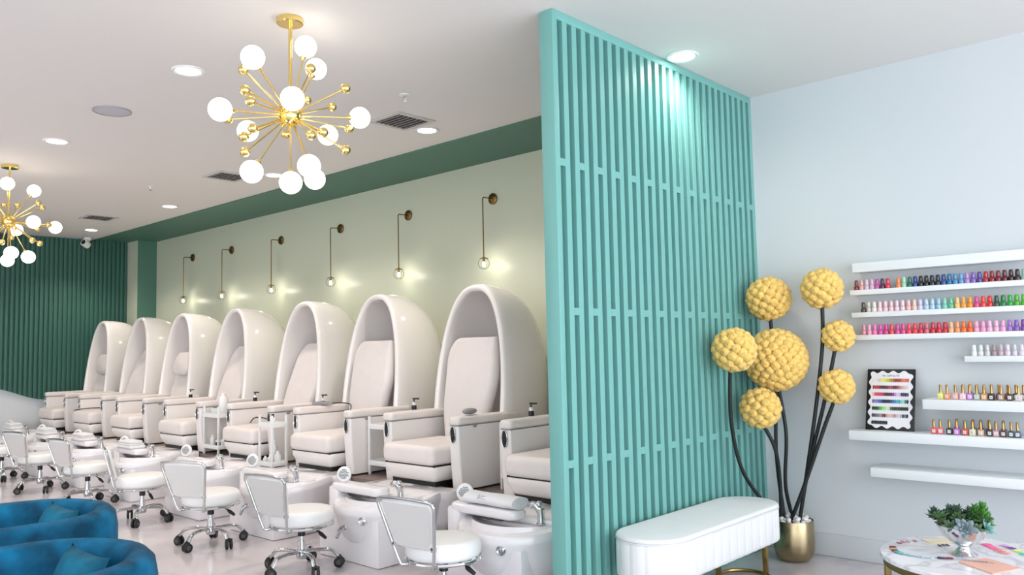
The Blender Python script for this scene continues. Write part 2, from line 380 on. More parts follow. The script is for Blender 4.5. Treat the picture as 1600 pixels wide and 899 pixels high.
# ================================================================== PEDICURE CHAIRS
CX = [-.80, -2.10, -3.42, -4.65, -6.10, -7.45, -8.71, -10.04]
PZ = .42
def hood_part(par, off):
    W, Dp, zt, z0 = .415, .86, 2.005, 1.0
    def surf(i, bulge=0):
        rings = []
        for k in range(25):
            if k < 3: z = PZ + .0 + (z0 - PZ) * k / 3; w, d = W - i, Dp - i
            else:
                a = pi / 2 * (k - 3) / 21.0; z = z0 + (zt - i - z0) * sin(a); w, d = (W - i) * max(cos(a), .0) ** .80, (Dp - i) * max(cos(a), .0) ** .72
            yr = -.97 + .12 * max(0, z - .9) / 1.1 - bulge
            rings.append([(w * cos(th), yr + d * sin(th) ** .9 if sin(th) > 1e-6 else yr, z) for th in [pi * q / 40 for q in range(41)]])
        return rings
    m = MB(); o, n = surf(0), surf(.058)
    m.loft(o, False, False, closed=False); m.loft(n, False, False, closed=False)
    # rounded lip between the outer and inner shells
    def rim(r): return [q[0] for q in r] + [q[-1] for q in r[::-1]][1:]
    ro, rn = rim(o), rim(n); prof = []
    for t in (0, .15, .35, .65, .85, 1):
        prof.append([tuple(Vector(a).lerp(Vector(b), t) + Vector((0, -.026 * sin(pi * t) ** .6 if 0 < t < 1 else 0, 0))) for a, b in zip(ro, rn)])
    m.loft(prof, False, False, closed=False)
    return m.build('hood', M_shell, par, off, 50)
def pedicure_chair(x, label, kind):
    pillow = kind == 'pillow'
    t = thing('pedicure_chair', label, 'pedicure chair', (x, -1.0, PZ), 0, 'white hooded pedicure chairs')
    off = (0, 1.0, -PZ)
    hood_part(t, off)
    # backrest: cross-sections stacked up, with the slightly wavy edge of a draped cover
    m = MB(); rings = []
    for k in range(29):
        f = 1 - (1 - k / 28) ** 2; z = .70 + f * .86; y = -1.04 + (.13 if kind == 'cover' else .32) * f - .035 * sin(pi * f) ** 2 + (.06 if pillow else 0)
        wv = .022 * sin(f * 9.5 + 2.4) if not pillow else 0
        w = .245 + .05 * f; e = 0
        k0 = .76
        if f > k0: e = (f - k0) / (1 - k0)
        sh_ = 1 - math.sqrt(max(0, 1 - e * e)); dl, dr = {'cover': (.17, .03), 'reclined': (.17, .12), 'pillow': (.15, .15)}[kind]
        th = .12 * (1 - .55 * e * e)
        r = []
        for xx, yy in rrect(0, 0, w, th / 2, th / 2 * .9, 5)(): r.append((xx + (wv - dr * sh_ if xx > 0 else wv * .4 + dl * sh_), y + th / 2 + yy, z))
        rings.append(r)
    m.loft(rings); m.build('backrest', M_leather, t, off, 60)
    if pillow:
        m = MB(); m.cushion(rrect(0, 0, .21, .15, .11), -.05, .05, .048, .02)
        Mx = Matrix.Translation((0, -.83, 1.36)) @ Matrix.Rotation(radians(74), 4, 'X'); m.build('head_pillow', M_leather, t, off, 60, M=Mx)
    # seat cushion and the box below it
    m = MB(); m.cushion(rrect(0, -1.32, .30, .31, .05), .609, .755, .045, .012); m.build('seat_cushion', M_leather, t, off, 60)
    MB().box(-.285, .285, -1.6, -1.03, .600, .613).build('seat_gap_shade', M_black, t, off)  # black filler standing in for the shade in the gap under the cushion
    rings = []
    for z, i in ((.603, 0), (.598, -.004), (.56, 0), (.52, .022), (.497, .036), (.488, .05)): rings.append([(a, b, z) for a, b in rrect(0, -1.31, .295, .30, .05)(i)])
    MB().loft(rings[::-1]).build('seat_base', M_chair, t, off, 60)
    MB().box(-.25, .25, -1.555, -.99, .4525, .489).build('plinth', M_black, t, off)
    for sgn in (-1, 1):
        a = MB(); rings = []
        for k, z in enumerate((.432, .438, .6, .8, .899)):
            ins = .012 if k == 0 else 0; y0 = -1.5 + (.03 if z < .7 else 0) * (1 - (z - .43) / .3 if z < .73 else 0)
            rings.append([(xx, yy, z) for xx, yy in rrect(sgn * .39, (y0 - .82) / 2, .053 - ins, (-.82 - y0) / 2 - ins, .018)()])
        a.loft(rings); arm = a.build('arm', M_chair, t, off, 50)
        p = MB(); p.cushion(rrect(sgn * .39, -1.165, .058, .342, .035), .905, .968, .020, .004); p.build('arm_pad', M_leather, arm, (0, 0, 0) if False else off, 60)
        p = MB().box(sgn * .39 - .051, sgn * .39 + .0515, -1.49, -.835, .892, .9055); p.build('arm_gap', M_grey, arm, off)
        # oval trim on the arm front
        Mx = Matrix.Translation((sgn * .388, -1.502, .84)) @ Matrix.Rotation(radians(90), 4, 'X')
        ov = MB(); ring = [(.026 * cos(q * pi / 14), .060 * sin(q * pi / 14), .004) for q in range(28)]
        ov.tube(ring, .0042, 8, True); e = ov.build('oval_bezel', M_chrome, arm, off, M=Mx)
        ov = MB(); rr = rrect(0, 0, .023, .057, .023)(); ov.loft([[(a, b, -.002) for a, b in rr], [(a, b, .003) for a, b in rr]])
        ov.lathe([(0, .008), (.012, .007), (.014, .003)], (0, -.022, 0), 14); ov.build('oval_inset', M_black, arm, off, M=Mx)
        if sgn > 0:
            s_ = MB()
            for yy in (-1.33, -.93): s_.ball((sgn * .444, yy, .892), (.012, .022, .010), 10, 8)
            s_.build('slot_pull', M_grey, arm, off)
    return t
names = ['white pedicure chair without visible hood, cut off by the teal partition', 'nearest fully visible white hooded pedicure chair, left of the partition', 'second full white hooded pedicure chair, with the corded grey remote on its arm',
         'third full white hooded pedicure chair, right of the trolley with white tall bottle', 'fourth full white hooded pedicure chair, left of the trolley with white tall bottle', 'fifth full white hooded pedicure chair, with rounded head pillow below the farthest sconce',
         'sixth full white hooded pedicure chair, second from the dark slatted wall', 'farthest white hooded pedicure chair, with head pillow against the dark slatted wall']
CH = []; proto = {}
for i, lab in enumerate(names):
    kd = ['cover', 'cover', 'cover', 'reclined', 'reclined', 'pillow', 'reclined', 'pillow'][i]
    if kd not in proto: proto[kd] = pedicure_chair(CX[i], lab, kd); CH.append(proto[kd])
    else: CH.append(dup(proto[kd], (CX[i], -1.0, PZ), 0, lab))
# small things on the arms
t = thing('remote_control', 'grey oval remote on the right arm of the nearest full hooded chair', 'remote', (CX[1] + .39, -1.33, PZ + .5545))
MB().ball((0, 0, .025), (.034, .072, .024), 20, 10).build('shell', M_grey, t); MB().ball((0, -.005, .036), (.02, .045, .012), 14, 8).build('button_face', mat('remote_face', '#7A7777', .3), t)
t = thing('remote_control', 'grey corded remote lying on the left arm of the second full hooded chair', 'remote', (CX[2] - .37, -1.22, PZ + .5545), radians(40))
MB().box(-.1, .1, -.028, .028, .001, .028, .01).build('shell', M_grey, t); MB().box(-.06, .05, -.016, .016, .028, .031, .001).build('button_face', mat('remote_face', '#7A7777', .3), t)
MB().tube(bez([(.1, 0, .014), (.16, .01, .016), (.25, .02, .0), (.28, -.07, -.05), (.27, -.10, -.13)]), .005, 8).build('cord', M_rubber, t)
for i in (3, 6):     # the chairs whose remote cord hangs over the seat
    pts = [(-.21, -1.36, .774), (-.05, -1.40, .83), (.12, -1.40, .835), (.26, -1.38, .80), (.27, -1.36, .775)] if i == 3 else [(-.29, -1.60, .765), (-.1, -1.52, .79), (.12, -1.45, .80), (.27, -1.40, .80)]
    MB().tube(bez(pts), .006, 8).build('remote_cord', M_rubber, CH[i], (0, 1.0, -PZ))
pb = None
for i, lab in ((0, 'black topped pump bottle beside the teal partition edge'), (1, 'black topped pump bottle on the left arm of the nearest full hooded chair'), (2, 'black topped pump bottle behind the corded grey remote'), (3, 'black topped pump bottle on the left arm of the third full hooded chair'), (4, 'black topped pump bottle on the arm of the fourth full hooded chair')):
    loc = (CX[i] - .40, -.93, PZ + .5545); loc = (CX[i] - .415, -1.19, PZ + .5535)
    if pb is None:
        pb = thing('pump_bottle', lab, 'pump bottle', loc, radians(25), 'pump bottles on the chair arms')
        MB().lathe([(0, 0), (.02, 0), (.021, .003), (.021, .03), (.016, .036), (0, .036)], n=16).build('body', M_black, pb)
        MB().lathe([(0, .036), (.015, .036), (.015, .058), (.008, .062), (0, .062)], n=14).build('label_band', M_plas, pb)
        MB().cyl((0, 0, .06), (0, 0, .085), .006, n=8).box(-.012, .045, -.009, .009, .083, .095, .003).build('pump_head', M_black, pb)
    else: dup(pb, loc, radians(25), lab)

# ================================================================== FOOT BASINS
def basin(x, label):
    t = thing('foot_basin', label, 'foot basin', (x, -1.85, 0), 0, 'white pedicure foot basins'); off = (0, 1.85, 0)
    cx, cy, N = .08, -1.85, 72
    def out(R, hw, back):
        pts = []
        for k in range(N):
            a = 2 * pi * k / N; c, s_ = cos(a), sin(a)
            if s_ < 0: r = R
            else:
                r = min(hw / max(abs(c), 1e-6), back / max(s_, 1e-6)); r = min(r, math.hypot(hw, back) * .97)
                if abs(c) > .9 : r = R + (r - R) * 0 if hw >= R else min(r, R)
            pts.append((cx + r * c, cy + r * s_))
        return pts
    def zt(yy, d=0): return .452 - .062 * max(0, min(1, (cy + .12 - yy) / .42)) - d
    m = MB(); O = out(.40, .40, .345); rings = []
    def sc_(f, pts, fy=None): return [(cx + (a - cx) * f, cy + .1 + (b - cy - .1) * (fy or f)) for a, b in pts]
    for f, d in ((.66, .315), (.80, .28), (.88, .22), (.935, .14), (.965, .08)): rings.append([(a, min(b, -1.504), zt(b0, d)) for (a, b), (a0, b0) in zip(sc_(f, O, f if f < .9 else f), O)])
    rings += [[(a, min(b, -1.504), zt(b0, .05)) for (a, b), (a0, b0) in zip(sc_(1.0, O), O)], [(a, b, zt(b, .042)) for a, b in sc_(1.0, O)], [(a, b, zt(b, .012)) for a, b in O], [(a, b, zt(b, .0)) for a, b in sc_(.985, O)]]
    inner = [(cx + .33 * cos(2 * pi * k / N), cy - .0 + .31 * sin(2 * pi * k / N)) for k in range(N)]
    rings.append([(a, b, zt(b, 0)) for a, b in inner])
    for f, d in ((.98, .006), (.95, .016), (.85, .036), (.5, .05), (.02, .054)): rings.append([(cx + (a - cx) * f, cy + (b - cy) * f, zt(cy, d)) for a, b in inner])
    m.loft(rings); m.build('bowl', M_acryl, t, off, 45)
    # deck and pedestal
    m = MB(); m.box(-.40, .40, -1.95, -1.504, .20, .405, .004); m.box(-.41, .41, -1.92, -1.503, .405, .449, .012); m.build('deck', M_acryl, t, off)
    MB().box(-.34, .35, -2.17, -1.504, .001, .32, .012).build('pedestal', M_acryl, t, off)
    # faucet
    m = MB(); fx, fy = .30, -1.93; fz = zt(fy) - .001; m.lathe([(0, 0), (.03, 0), (.03, .006), (.024, .012), (.021, .05), (.024, .075), (.027, .09), (.018, .10), (0, .102)], (fx, fy, fz), 18)
    m.tube(bez([(fx, fy, fz + .06), (fx - .025, fy - .012, fz + .105), (fx - .05, fy - .022, fz + .115), (fx - .062, fy - .026, fz + .095)], 6), [.02] * 12 + [.017] * 6 + [.015], 12)
    m.ball((fx - .012, fy - .005, fz + .118), (.026, .022, .018), 12, 8); m.build('faucet', M_chrome, t, off)
    # foot rest: a padded slab on a hinged arm with its post at the left
    m = MB(); m.cushion(rrect(-.09, -1.985, .285, .075, .06), .440, .500, .022); m.build('footrest', M_acryl, t, off, 60)
    MB().box(-.385, -.275, -2.06, -1.93, .001, .475, .02).build('footrest_post', M_acryl, t, off)
    m = MB(); m.tube([(-.17, -2.0, .447), (-.05, -2.02, .425), (.06, -1.98, .44)], .008, 8); m.box(-.2, .06, -2.03, -1.95, .424, .444, .003); m.build('hinge', mat('dark_chrome', '#6E6A68', .2, metal=1), t, off)
    Mx = Matrix.Translation((-.29, -1.985, .555)) @ Matrix.Rotation(radians(28), 4, 'Z') @ Matrix.Rotation(radians(82), 4, 'X')
    sp_ = MB(); sp_.lathe([(0, -.022), (.04, -.022), (.055, -.012), (.058, .0), (.055, .008), (.048, .012), (0, .012)], n=28, M=Mx); sp_ = sp_.build('sprayer_disc', M_plas, t, off)
    d = MB()
    for a in range(-3, 4):
        for b in range(-3, 4):
            if math.hypot(a, b) < 3.3: d.lathe([(0, .0135), (.0042, .0135), (.0042, .0118), (0, .0118)], n=6, M=Mx @ Matrix.Translation((a * .0115 + (b % 2) * .005, b * .0105, 0)))
    d.build('spray_hole', M_black, sp_, off)
    Mv = Matrix.Translation((.235, -2.212, .315)) @ Matrix.Rotation(radians(90), 4, 'X') @ Matrix.Rotation(radians(18), 4, 'Y')
    MB().lathe([(0, -.03), (.03, -.03), (.03, .004), (.024, .01), (.018, .004), (.012, .012), (0, .013)], n=20, M=Mv).build('jet_cap', M_chrome, t, off)
    m = MB(); m.lathe([(0, -.03), (.040, -.03), (.040, .0), (.028, .008), (.02, .03), (0, .032)], n=18, M=Matrix.Translation((.03, -2.19, .25)) @ Matrix.Rotation(radians(90), 4, 'X'))
    m.tube([(.03, -2.215, .25), (.01, -2.24, .225), (-.01, -2.25, .175)], [.019, .017, .011], 12); m.build('drain_lever', M_chrome, t, off)
    return t
bn = ['nearest white foot basin at the partition edge, with rolled printed towel', 'white foot basin with chrome faucet behind the second nearest stool', 'white foot basin between the second and third nearest stools', 'white foot basin behind the edge-on stool back, fourth from the partition',
      'white foot basin with folded towels behind the fifth stool, right of the teal armchairs', 'white foot basin with folded towels, third from the dark slatted wall', 'white foot basin with folded towels, second from the dark slatted wall', 'farthest white foot basin, at the left photo edge']
b0 = basin(CX[0], bn[0])
for i in range(1, 8): dup(b0, (CX[i], -1.85, 0), 0, bn[i])
# towels
t = thing('rolled_towel', 'rolled white towel with grey printed emblem on the nearest basin footrest', 'towel', (CX[0] - .055, -1.985, .5005))
m = MB(); rings = []
for k in range(13):
    xx = -.18 + .42 * k / 12; rings.append([(xx, .074 * cos(a) * (1 + .03 * sin(3 * a + k)), .038 + .037 * sin(a) * (1 + .05 * sin(2 * a + k * .7))) for a in [2 * pi * q / 24 for q in range(24)]])
m.loft(rings); m.build('roll', M_towel, t, angle=60)
m = MB()
for k in range(3): m.tube([(.2415, (.055 - .018 * k) * cos(a), .038 + (.027 - .009 * k) * sin(a)) for a in [2 * pi * q / 20 for q in range(20)]], .0022, 5, True)
m.build('roll_edge', M_towel, t)
em = MB()
def emb(pts): em.tube(bez([(px_ - .02, -.0765 * cos(math.asin(min(.97, (pz - .038 - .016) / .0395))), pz - .016) for px_, pz in pts], 6),   .0012, 5)
emb([(-.045, .078), (-.03, .084), (-.022, .076), (-.03, .07), (-.012, .072), (0, .082), (.006, .074), (.018, .08), (.03, .078)]); emb([(-.04, .064), (0, .066), (.035, .064)])
em.build('printed_emblem', mat('towel_print', '#A09EA8', .9), t)
tw = None
for i, lab in ((4, 'folded white towel stack on the fifth basin footrest, nearest the teal armchairs'), (5, 'folded white towel stack on the sixth basin footrest'), (6, 'folded white towel stack on the seventh basin footrest'), (7, 'folded white towel stack on the farthest basin footrest')):
    if tw is None:
        tw = thing('folded_towels', lab, 'towels', (CX[i] - .12, -1.985, .5005), 0, 'folded towels on far basins')
        for k in range(3):
            m = MB(); out = rrect((.012, -.014, .006)[k], (0, .004, -.005)[k], .19 - .016 * k, .085 - .006 * k, .035); m.cushion(out, .025 * k, .025 * k + .028, .0135, .008 if k == 2 else 0); m.build('towel_layer', M_towel, tw, angle=60)
    else: dup(tw, (CX[i] - .12, -1.985, .5005), 0, lab)

# ================================================================== STOOLS
def stool(loc, rz, label):
    t = thing('pedicure_stool', label, 'stool', loc, rz, 'white wheeled pedicure stools')
    MB().cushion(circ(0, 0, .215, 44), .315, .415, .035, .012).build('seat', M_seat, t, angle=60)
    m = MB(); m.tube([(.21 * cos(2 * pi * k / 44), .21 * sin(2 * pi * k / 44), .308) for k in range(44)], .0095, 8, True); m.box(-.09, .09, -.09, .09, .298, .318, .01); m.build('seat_ring', M_chrome, t)
    # backrest faces +Y, sits behind the seat at -Y
    def bp(xx, z): return (xx, -.215 - .10 * (z - .3) / .4, z)
    pts = [(-.075, -.10, .300), (-.105, -.20, .297)] + [bp(*q) for q in ((-.125, .315), (-.155, .42), (-.188, .56), (-.205, .63), (-.200, .655), (-.175, .668), (0, .675), (.175, .668), (.200, .655), (.205, .63), (.188, .56), (.155, .42), (.125, .315))] + [(.105, -.20, .297), (.075, -.10, .300)]
    MB().tube(bez(pts, 5), .0095, 10).build('back_frame', M_chrome, t)
    m = MB(); rings = []
    for zz, w in ((.400, .10), (.408, .132), (.43, .148), (.52, .168), (.6, .186), (.64, .188), (.655, .18), (.662, .16)):
        y0 = bp(0, zz)[1]; e = .016 if .405 < zz < .66 else .008
        rings.append([(a, y0 + .018 + b, zz) for a, b in rrect(0, 0, w, e, .012, 3)()])
    m.loft(rings); br = m.build('backrest', M_seat, t, angle=60)
    m = MB(); rr = [( -.10, .415), (.10, .415), (.14, .45), (.175, .62), (.165, .645), (-.165, .645), (-.175, .62), (-.14, .45)]
    m.loft([[(a, bp(0, b)[1] + .0015, b) for a, b in rr], [(a, bp(0, b)[1] - .001, b) for a, b in rr]]); m.build('back_panel', M_linen, br)
    for sgn in (-1, 1): MB().box(sgn * .145 - .012, sgn * .145 + .012, -.252, -.228, .40, .425, .003).build('back_bracket', M_chrome, t)
    MB().cyl((0, 0, .085), (0, 0, .20), .026, n=18).cyl((0, 0, .2), (0, 0, .3), .017, n=16).build('gas_lift', M_chrome, t)
    MB().cyl((0, 0, .232), (0, 0, .297), .025, n=18).build('lift_sleeve', M_black, t)
    l = MB().tube([(.02, .01, .295), (.09, .03, .285), (.14, .05, .255)], .005, 8).build('height_lever', M_black, t)
    MB().tube([(.125, .044, .262), (.14, .05, .25), (.175, .064, .222)], [.008, .014, .010], 10).build('lever_grip', M_black, l)
    hub = MB().lathe([(0, .08), (.03, .08), (.036, .1), (.036, .135), (.028, .145), (0, .145)], n=20).build('base_hub', M_chrome, t)
    for k in range(5):
        a = 2 * pi * k / 5 + radians(54); c, s_ = cos(a), sin(a)
        leg = MB().tube(bez([(c * .02, s_ * .02, .125), (c * .12, s_ * .12, .130), (c * .2, s_ * .2, .118), (c * .245, s_ * .245, .07)], 6), .0145, 10, flat=(1.25, .8)).build('leg', M_chrome, t)
        cs = MB(); w = Vector((c * .25, s_ * .25, .034)); ax = Vector((cos(a + 1.2), sin(a + 1.2), 0))
        cs.cyl(w + Vector((0, 0, .02)), w + Vector((0, 0, .05)), .008, n=8)
        for sg in (-1, 1):
            p0, p1 = w + ax * sg * .006, w + ax * sg * .026
            cs.tube([p0, p0 + (p1 - p0) * .15, p0 + (p1 - p0) * .85, p1], [.028, .0335, .0335, .026], 18)
            cs.tube([p1 - ax * sg * .001, p1 + ax * sg * .0012], [.018, .016], 14, mi=1)
        cs.tube([w + Vector((0, 0, .03)) + ax * -.024, w + Vector((0, 0, .036)), w + Vector((0, 0, .03)) + ax * .024], .012, 8)
        cs.build('caster', [M_rubber, mat('caster_hub', '#4A4A4C', .4)], leg)
    return t
sts = [(-.745, -2.49, 6), (-2.156, -2.50, 6), (-3.371, -2.53, 22), (-4.693, -2.50, -17), (-6.03, -2.48, 8), (-7.37, -2.50, 14), (-8.68, -2.52, 8)]
sn = ['nearest white wheeled stool, by the partition', 'second white wheeled stool from the partition, its back toward the camera', 'third white wheeled stool from the partition', 'fourth white wheeled stool from the partition, its back seen edge-on',
      'fifth white wheeled stool, partly behind the teal armchair', 'sixth white wheeled stool, above the farther teal armchair', 'farthest white wheeled stool, at the left photo edge']
s0 = None
for (x, y, a), lab in zip(sts, sn):
    if s0 is None: s0 = stool((x, y, 0), radians(a), lab)
    else: dup(s0, (x, y, 0), radians(a), lab)

# ================================================================== TROLLEYS
def trolley(loc, w, d, h, tiers, label):
    t = thing('white_trolley', label, 'trolley', loc, 0, 'white trolleys between the chairs')
    for a in (0, w - .02):
        for b in (0, d - .02): MB().box(a, a + .02, b, b + .02, .0, h, .003).build('leg', M_plas, t)
    for z in tiers:
        m = MB().box(.001, w - .001, .001, d - .001, z, z + .01)
        for q in ((0, w, -.001, .006), (0, w, d - .006, d + .001), (-.001, .006, 0, d), (w - .006, w + .001, 0, d)): m.box(*q, z, z + .042, .002)
        m.build('shelf', M_plas, t)
    return t
PT = PZ + .001
tx = [(-1.53, -1.20, PT), (-2.955, -1.335, PT), (-4.163, -1.672, .001), (-5.645, -1.47, PT)]
trolley(tx[0], .27, .28, .49, (.08, .385), 'white trolley seen between the nearest full hooded chair and the partition')
trolley(tx[1], .27, .30, .49, (.08, .385), 'white trolley between the first and second full hooded chairs')
trolley(tx[2], .23, .166, .90, (.08, .44, .79), 'white trolley with bottles between the second and third full hooded chairs')
trolley(tx[3], .33, .30, .50, (.06, .385), 'white trolley with white tall bottle between the third and fourth full hooded chairs')
def bottle(loc, r, h, cm, bm_, label, cap=.2, cat='bottle', group=None):
    t = thing('bottle', label, cat, loc, 0, group); hb = h * (1 - cap)
    MB().lathe([(0, 0), (r * .95, 0), (r, .004), (r, hb * .85), (r * .6, hb), (0, hb)], n=18).build('body', bm_, t)
    MB().lathe([(0, hb), (r * .5, hb), (r * .5, h - .003), (r * .4, h), (0, h)], n=14).build('cap', cm, t); return t
def jar(loc, r, h, m_, label):
    t = thing('jar', label, 'jar', loc); MB().lathe([(0, 0), (r, 0), (r, h * .75), (0, h * .75)], n=18).build('body', m_, t); MB().lathe([(0, h * .75), (r * 1.03, h * .75), (r * 1.03, h), (0, h)], n=18).build('lid', M_plas, t)
(ax_, ay_, az_) = tx[3]
bottle((ax_ + .25, ay_ + .1, az_ + .396), .048, .24, M_plas, M_plas, 'tall white bottle on the upper tier of the farthest trolley', .12)
o = MB().box(-.09, .05, -.05, .05, 0, .075, .006).build('tissue_box', mat('pale_box', '#D6DDDB', .5), loc=(ax_ + .12, ay_ + .12, az_ + .396)); tag(o, 'pale grey-green box on the upper tier of the farthest trolley', 'box')
for k, (dx, dy, r, h, m_, lab) in enumerate([(.06, .08, .025, .12, M_plas, 'small white bottle at the left of the lower tier, farthest trolley'), (.16, .1, .035, .07, mat('dark_jar', '#3E444C', .4), 'dark round jar on the lower tier of the farthest trolley'), (.26, .1, .03, .1, M_clearp, 'frosted bottle at the right of the lower tier, farthest trolley')]):
    if 'jar' in lab: jar((ax_ + dx, ay_ + dy, az_ + .071), r, h, m_, lab)
    else: bottle((ax_ + dx, ay_ + dy, az_ + .071), r, h, M_plas, m_, lab)
(ax_, ay_, az_) = tx[2]
bottle((ax_ + .11, ay_ + .085, az_ + .801), .026, .105, M_black, M_plas, 'white bottle with black cap on the top tier of the bottle trolley', .3)
for dx, dy, r, h, lab in [(.04, .05, .022, .07, 'frosted short bottle, leftmost on the middle tier of the bottle trolley'), (.085, .115, .028, .22, 'tall frosted bottle on the middle tier of the bottle trolley'), (.125, .05, .024, .09, 'frosted short bottle, third on the middle tier of the bottle trolley'), (.185, .09, .03, .12, 'frosted bottle, rightmost on the middle tier of the bottle trolley')]:
    bottle((ax_ + dx, ay_ + dy, az_ + .451), r, h, M_plas, M_clearp, lab)

# ================================================================== TEAL BARREL ARMCHAIRS
def armchair(loc, rz, label):
    t = thing('barrel_armchair', label, 'armchair', loc, rz, 'teal velvet barrel armchairs')
    # horseshoe shell opening toward -Y
    def path(r, ext): # ext = straight arm length
        pts = [(r, -ext)] + [(r * cos(a), r * .95 * sin(a)) for a in [pi * q / 48 for q in range(49)]] + [(-r, -ext)]
        return pts
    Ro, Ri = .425, .295; prof = [(Ro, .10), (Ro + .005, .3), (Ro + .004, .62), (Ro - .008, .685), (Ro - .035, .712), (Ro - .065, .72), (Ri + .035, .712), (Ri + .008, .688), (Ri, .64), (Ri, .30), (Ri, .12)]
    m = MB(); rings = []
    for k in range(51):
        ring = []
        for r, z in prof + [(Ro - .02, .08)][:0]:
            p = path(r, .22)[k]; ring.append((p[0], p[1], z))
        rings.append(ring)
    m.loft(rings); m.build('shell', M_velvet, t, angle=60)
    m = MB(); m.cushion(lambda i: [((.29 - i) * cos(a), max((.29 - i) * sin(a), -.22 + i) if False else (.29 - i) * sin(a) - (.0 if sin(a) > 0 else 0)) for a in [2 * pi * q / 40 for q in range(40)]], .121, .44, .04, .015); m.build('seat_cushion', M_velvet, t, angle=60)
    m = MB().lathe([(0, .02), (.36, .02), (.37, .03), (.37, .10), (0, .10)], n=40); m.build('plinth', M_velvet, t)
    m = MB().lathe([(0, 0), (.34, 0), (.34, .02), (0, .02)], n=40); m.build('base_ring', M_brass, t)
    return t
def loose_pillow(loc, rz, label, tilt=72):
    m = MB(); n = 14; top = []; v = []; f = []
    for sgn in (1, -1):
        for i in range(n + 1):
            for j in range(n + 1):
                a, b = -1 + 2 * i / n, -1 + 2 * j / n; e = 1 - .08 * (1 - abs(a) ** 2) * 0
                puff = ((1 - a ** 4) * (1 - b ** 4)) ** .5
                pinch = 1 - .07 * (1 - abs(b) ** 3); pinch2 = 1 - .07 * (1 - abs(a) ** 3)
                v.append((a * .19 * pinch, b * .19 * pinch2, sgn * .065 * puff))
    N = (n + 1) ** 2
    for q in range(2):
        for i in range(n):
            for j in range(n):
                k = q * N + i * (n + 1) + j; f.append((k, k + 1, k + n + 2, k + n + 1) if q else (k, k + n + 1, k + n + 2, k + 1))
    m.add(v, f); o = m.build('throw_pillow', M_pillow, angle=70); o.location = loc; o.rotation_euler = (radians(tilt), 0, rz); return tag(o, label, 'pillow', 'teal pillows in the armchairs')
rz1 = radians(-8)
armchair((-.685, -4.565, 0), rz1, 'nearer teal velvet barrel armchair at the bottom left corner')
armchair((-1.79, -4.285, 0), rz1, 'farther teal velvet barrel armchair, partly behind the nearer one')
for (x, y, lab) in ((-.685, -4.565, 'teal velvet pillow inside the nearer armchair'), (-1.79, -4.285, 'teal velvet pillow inside the farther armchair')):
    loose_pillow((x + .02, y + .115, .545), rz1 + radians(8), lab)

# ================================================================== BENCH
bt = thing('upholstered_bench', 'white pill-shaped bench on gold ring legs against the teal partition', 'bench', (.235, -1.32, 0)); off = (-.235, 1.32, 0)
def pill(i=0, n=22, flute=0):
    pts = []; hx = .205 - i; L = .52
    for c, a0 in ((1, 0), (-1, pi)):
        for k in range(n + 1):
            a = a0 + pi * k / n; pts.append((.235 + hx * cos(a), -1.335 + c * L + hx * sin(a)))
    return pts
m = MB(); m.cushion(lambda i: pill(i), .435, .465, .018, .006); m.build('seat_pad', M_bench, bt, off, 60)
# channelled side upholstery
m = MB(); per = []
base = pill(0, 22); full = []
for k in range(len(base)):
    a, b = Vector(base[k]), Vector(base[(k + 1) % len(base)]); nseg = max(1, int((b - a).length / .005))
    for q in range(nseg): full.append(a.lerp(b, q / nseg))
tot = 0; arc = [0]
for k in range(1, len(full)): tot += (full[k] - full[k - 1]).length; arc.append(tot)
rings = []
for z, ins in ((.235, .03), (.239, .012), (.25, .002), (.27, 0), (.42, 0), (.437, .004), (.442, .014)):
    r = []
    for k, p in enumerate(full):
        pv, nx = full[k - 1], full[(k + 1) % len(full)]; nrm = Vector(((nx - pv).y, -(nx - pv).x)).normalized()
        fl = .006 * abs(sin(pi * arc[k] / .09)) ** .4 - .006
        q = p + nrm * (fl - ins); r.append((q.x, q.y, z))
    rings.append(r)
m.loft(rings); m.build('side_upholstery', M_bench, bt, off, 60)
m = MB(); m.tube([(x, y, .4385) for x, y in pill(.001)], .003, 6, True); m.build('piping', M_bench, bt, off)
for cy in (-.86, -1.78):
    m = MB()
    for z in (.010, .226):
        ring = [(.235 + .16 * cos(2 * pi * k / 40), cy + .16 * sin(2 * pi * k / 40), z) for k in range(40)]; m.tube(ring, .010, 8, True)
    for a in (62, 222): m.box(.235 + .16 * cos(radians(a)) - .016, .235 + .16 * cos(radians(a)) + .016, cy + .16 * sin(radians(a)) - .009, cy + .16 * sin(radians(a)) + .009, .004, .237, .002)
    m.build('leg_ring', mat('satin_gold', '#B3945A', .25, metal=1), bt, off)

# ================================================================== POT, PEBBLES, POMPOM FLOWERS
px, py = .295, -.255
t = thing('flower_pot', 'round brushed gold pot on the floor at the end of the bench', 'pot', (px, py, 0))
MB().lathe([(0, .001), (.07, .001), (.1, .012), (.122, .04), (.131, .08), (.133, .13), (.133, .268), (.131, .272), (.127, .27), (.125, .13), (.12, .05), (0, .03)], n=48).build('pot', M_champ, t)
MB().lathe([(0, .06), (.118, .06), (.1235, .245), (0, .245)], n=36).build('gravel_fill', M_soil, t)
pm = None; k = 0
for ring, n_, z in ((.098, 13, .262), (.058, 8, .268), (.02, 3, .272), (.085, 9, .285), (.04, 5, .294)):
    for q in range(n_):
        a = 2 * pi * q / n_ + ring * 40; loc = (px + ring * cos(a), py + ring * sin(a), z + R_.uniform(-.003, .004))
        if pm is None: o = MB().ball((0, 0, 0), (.027, .02, .016), 12, 8).build('pebble', M_pebble); pm = o.data
        else: o = bpy.data.objects.new('pebble', pm); COL.objects.link(o)
        o.location = loc; o.rotation_euler = (R_.uniform(-.3, .3), R_.uniform(-.3, .3), R_.uniform(0, 6)); s_ = R_.uniform(.8, 1.1); o.scale = (s_, s_, s_)
        tag(o, 'smooth white pebble in the gold flower pot', 'pebble', 'white pebbles in the gold pot')
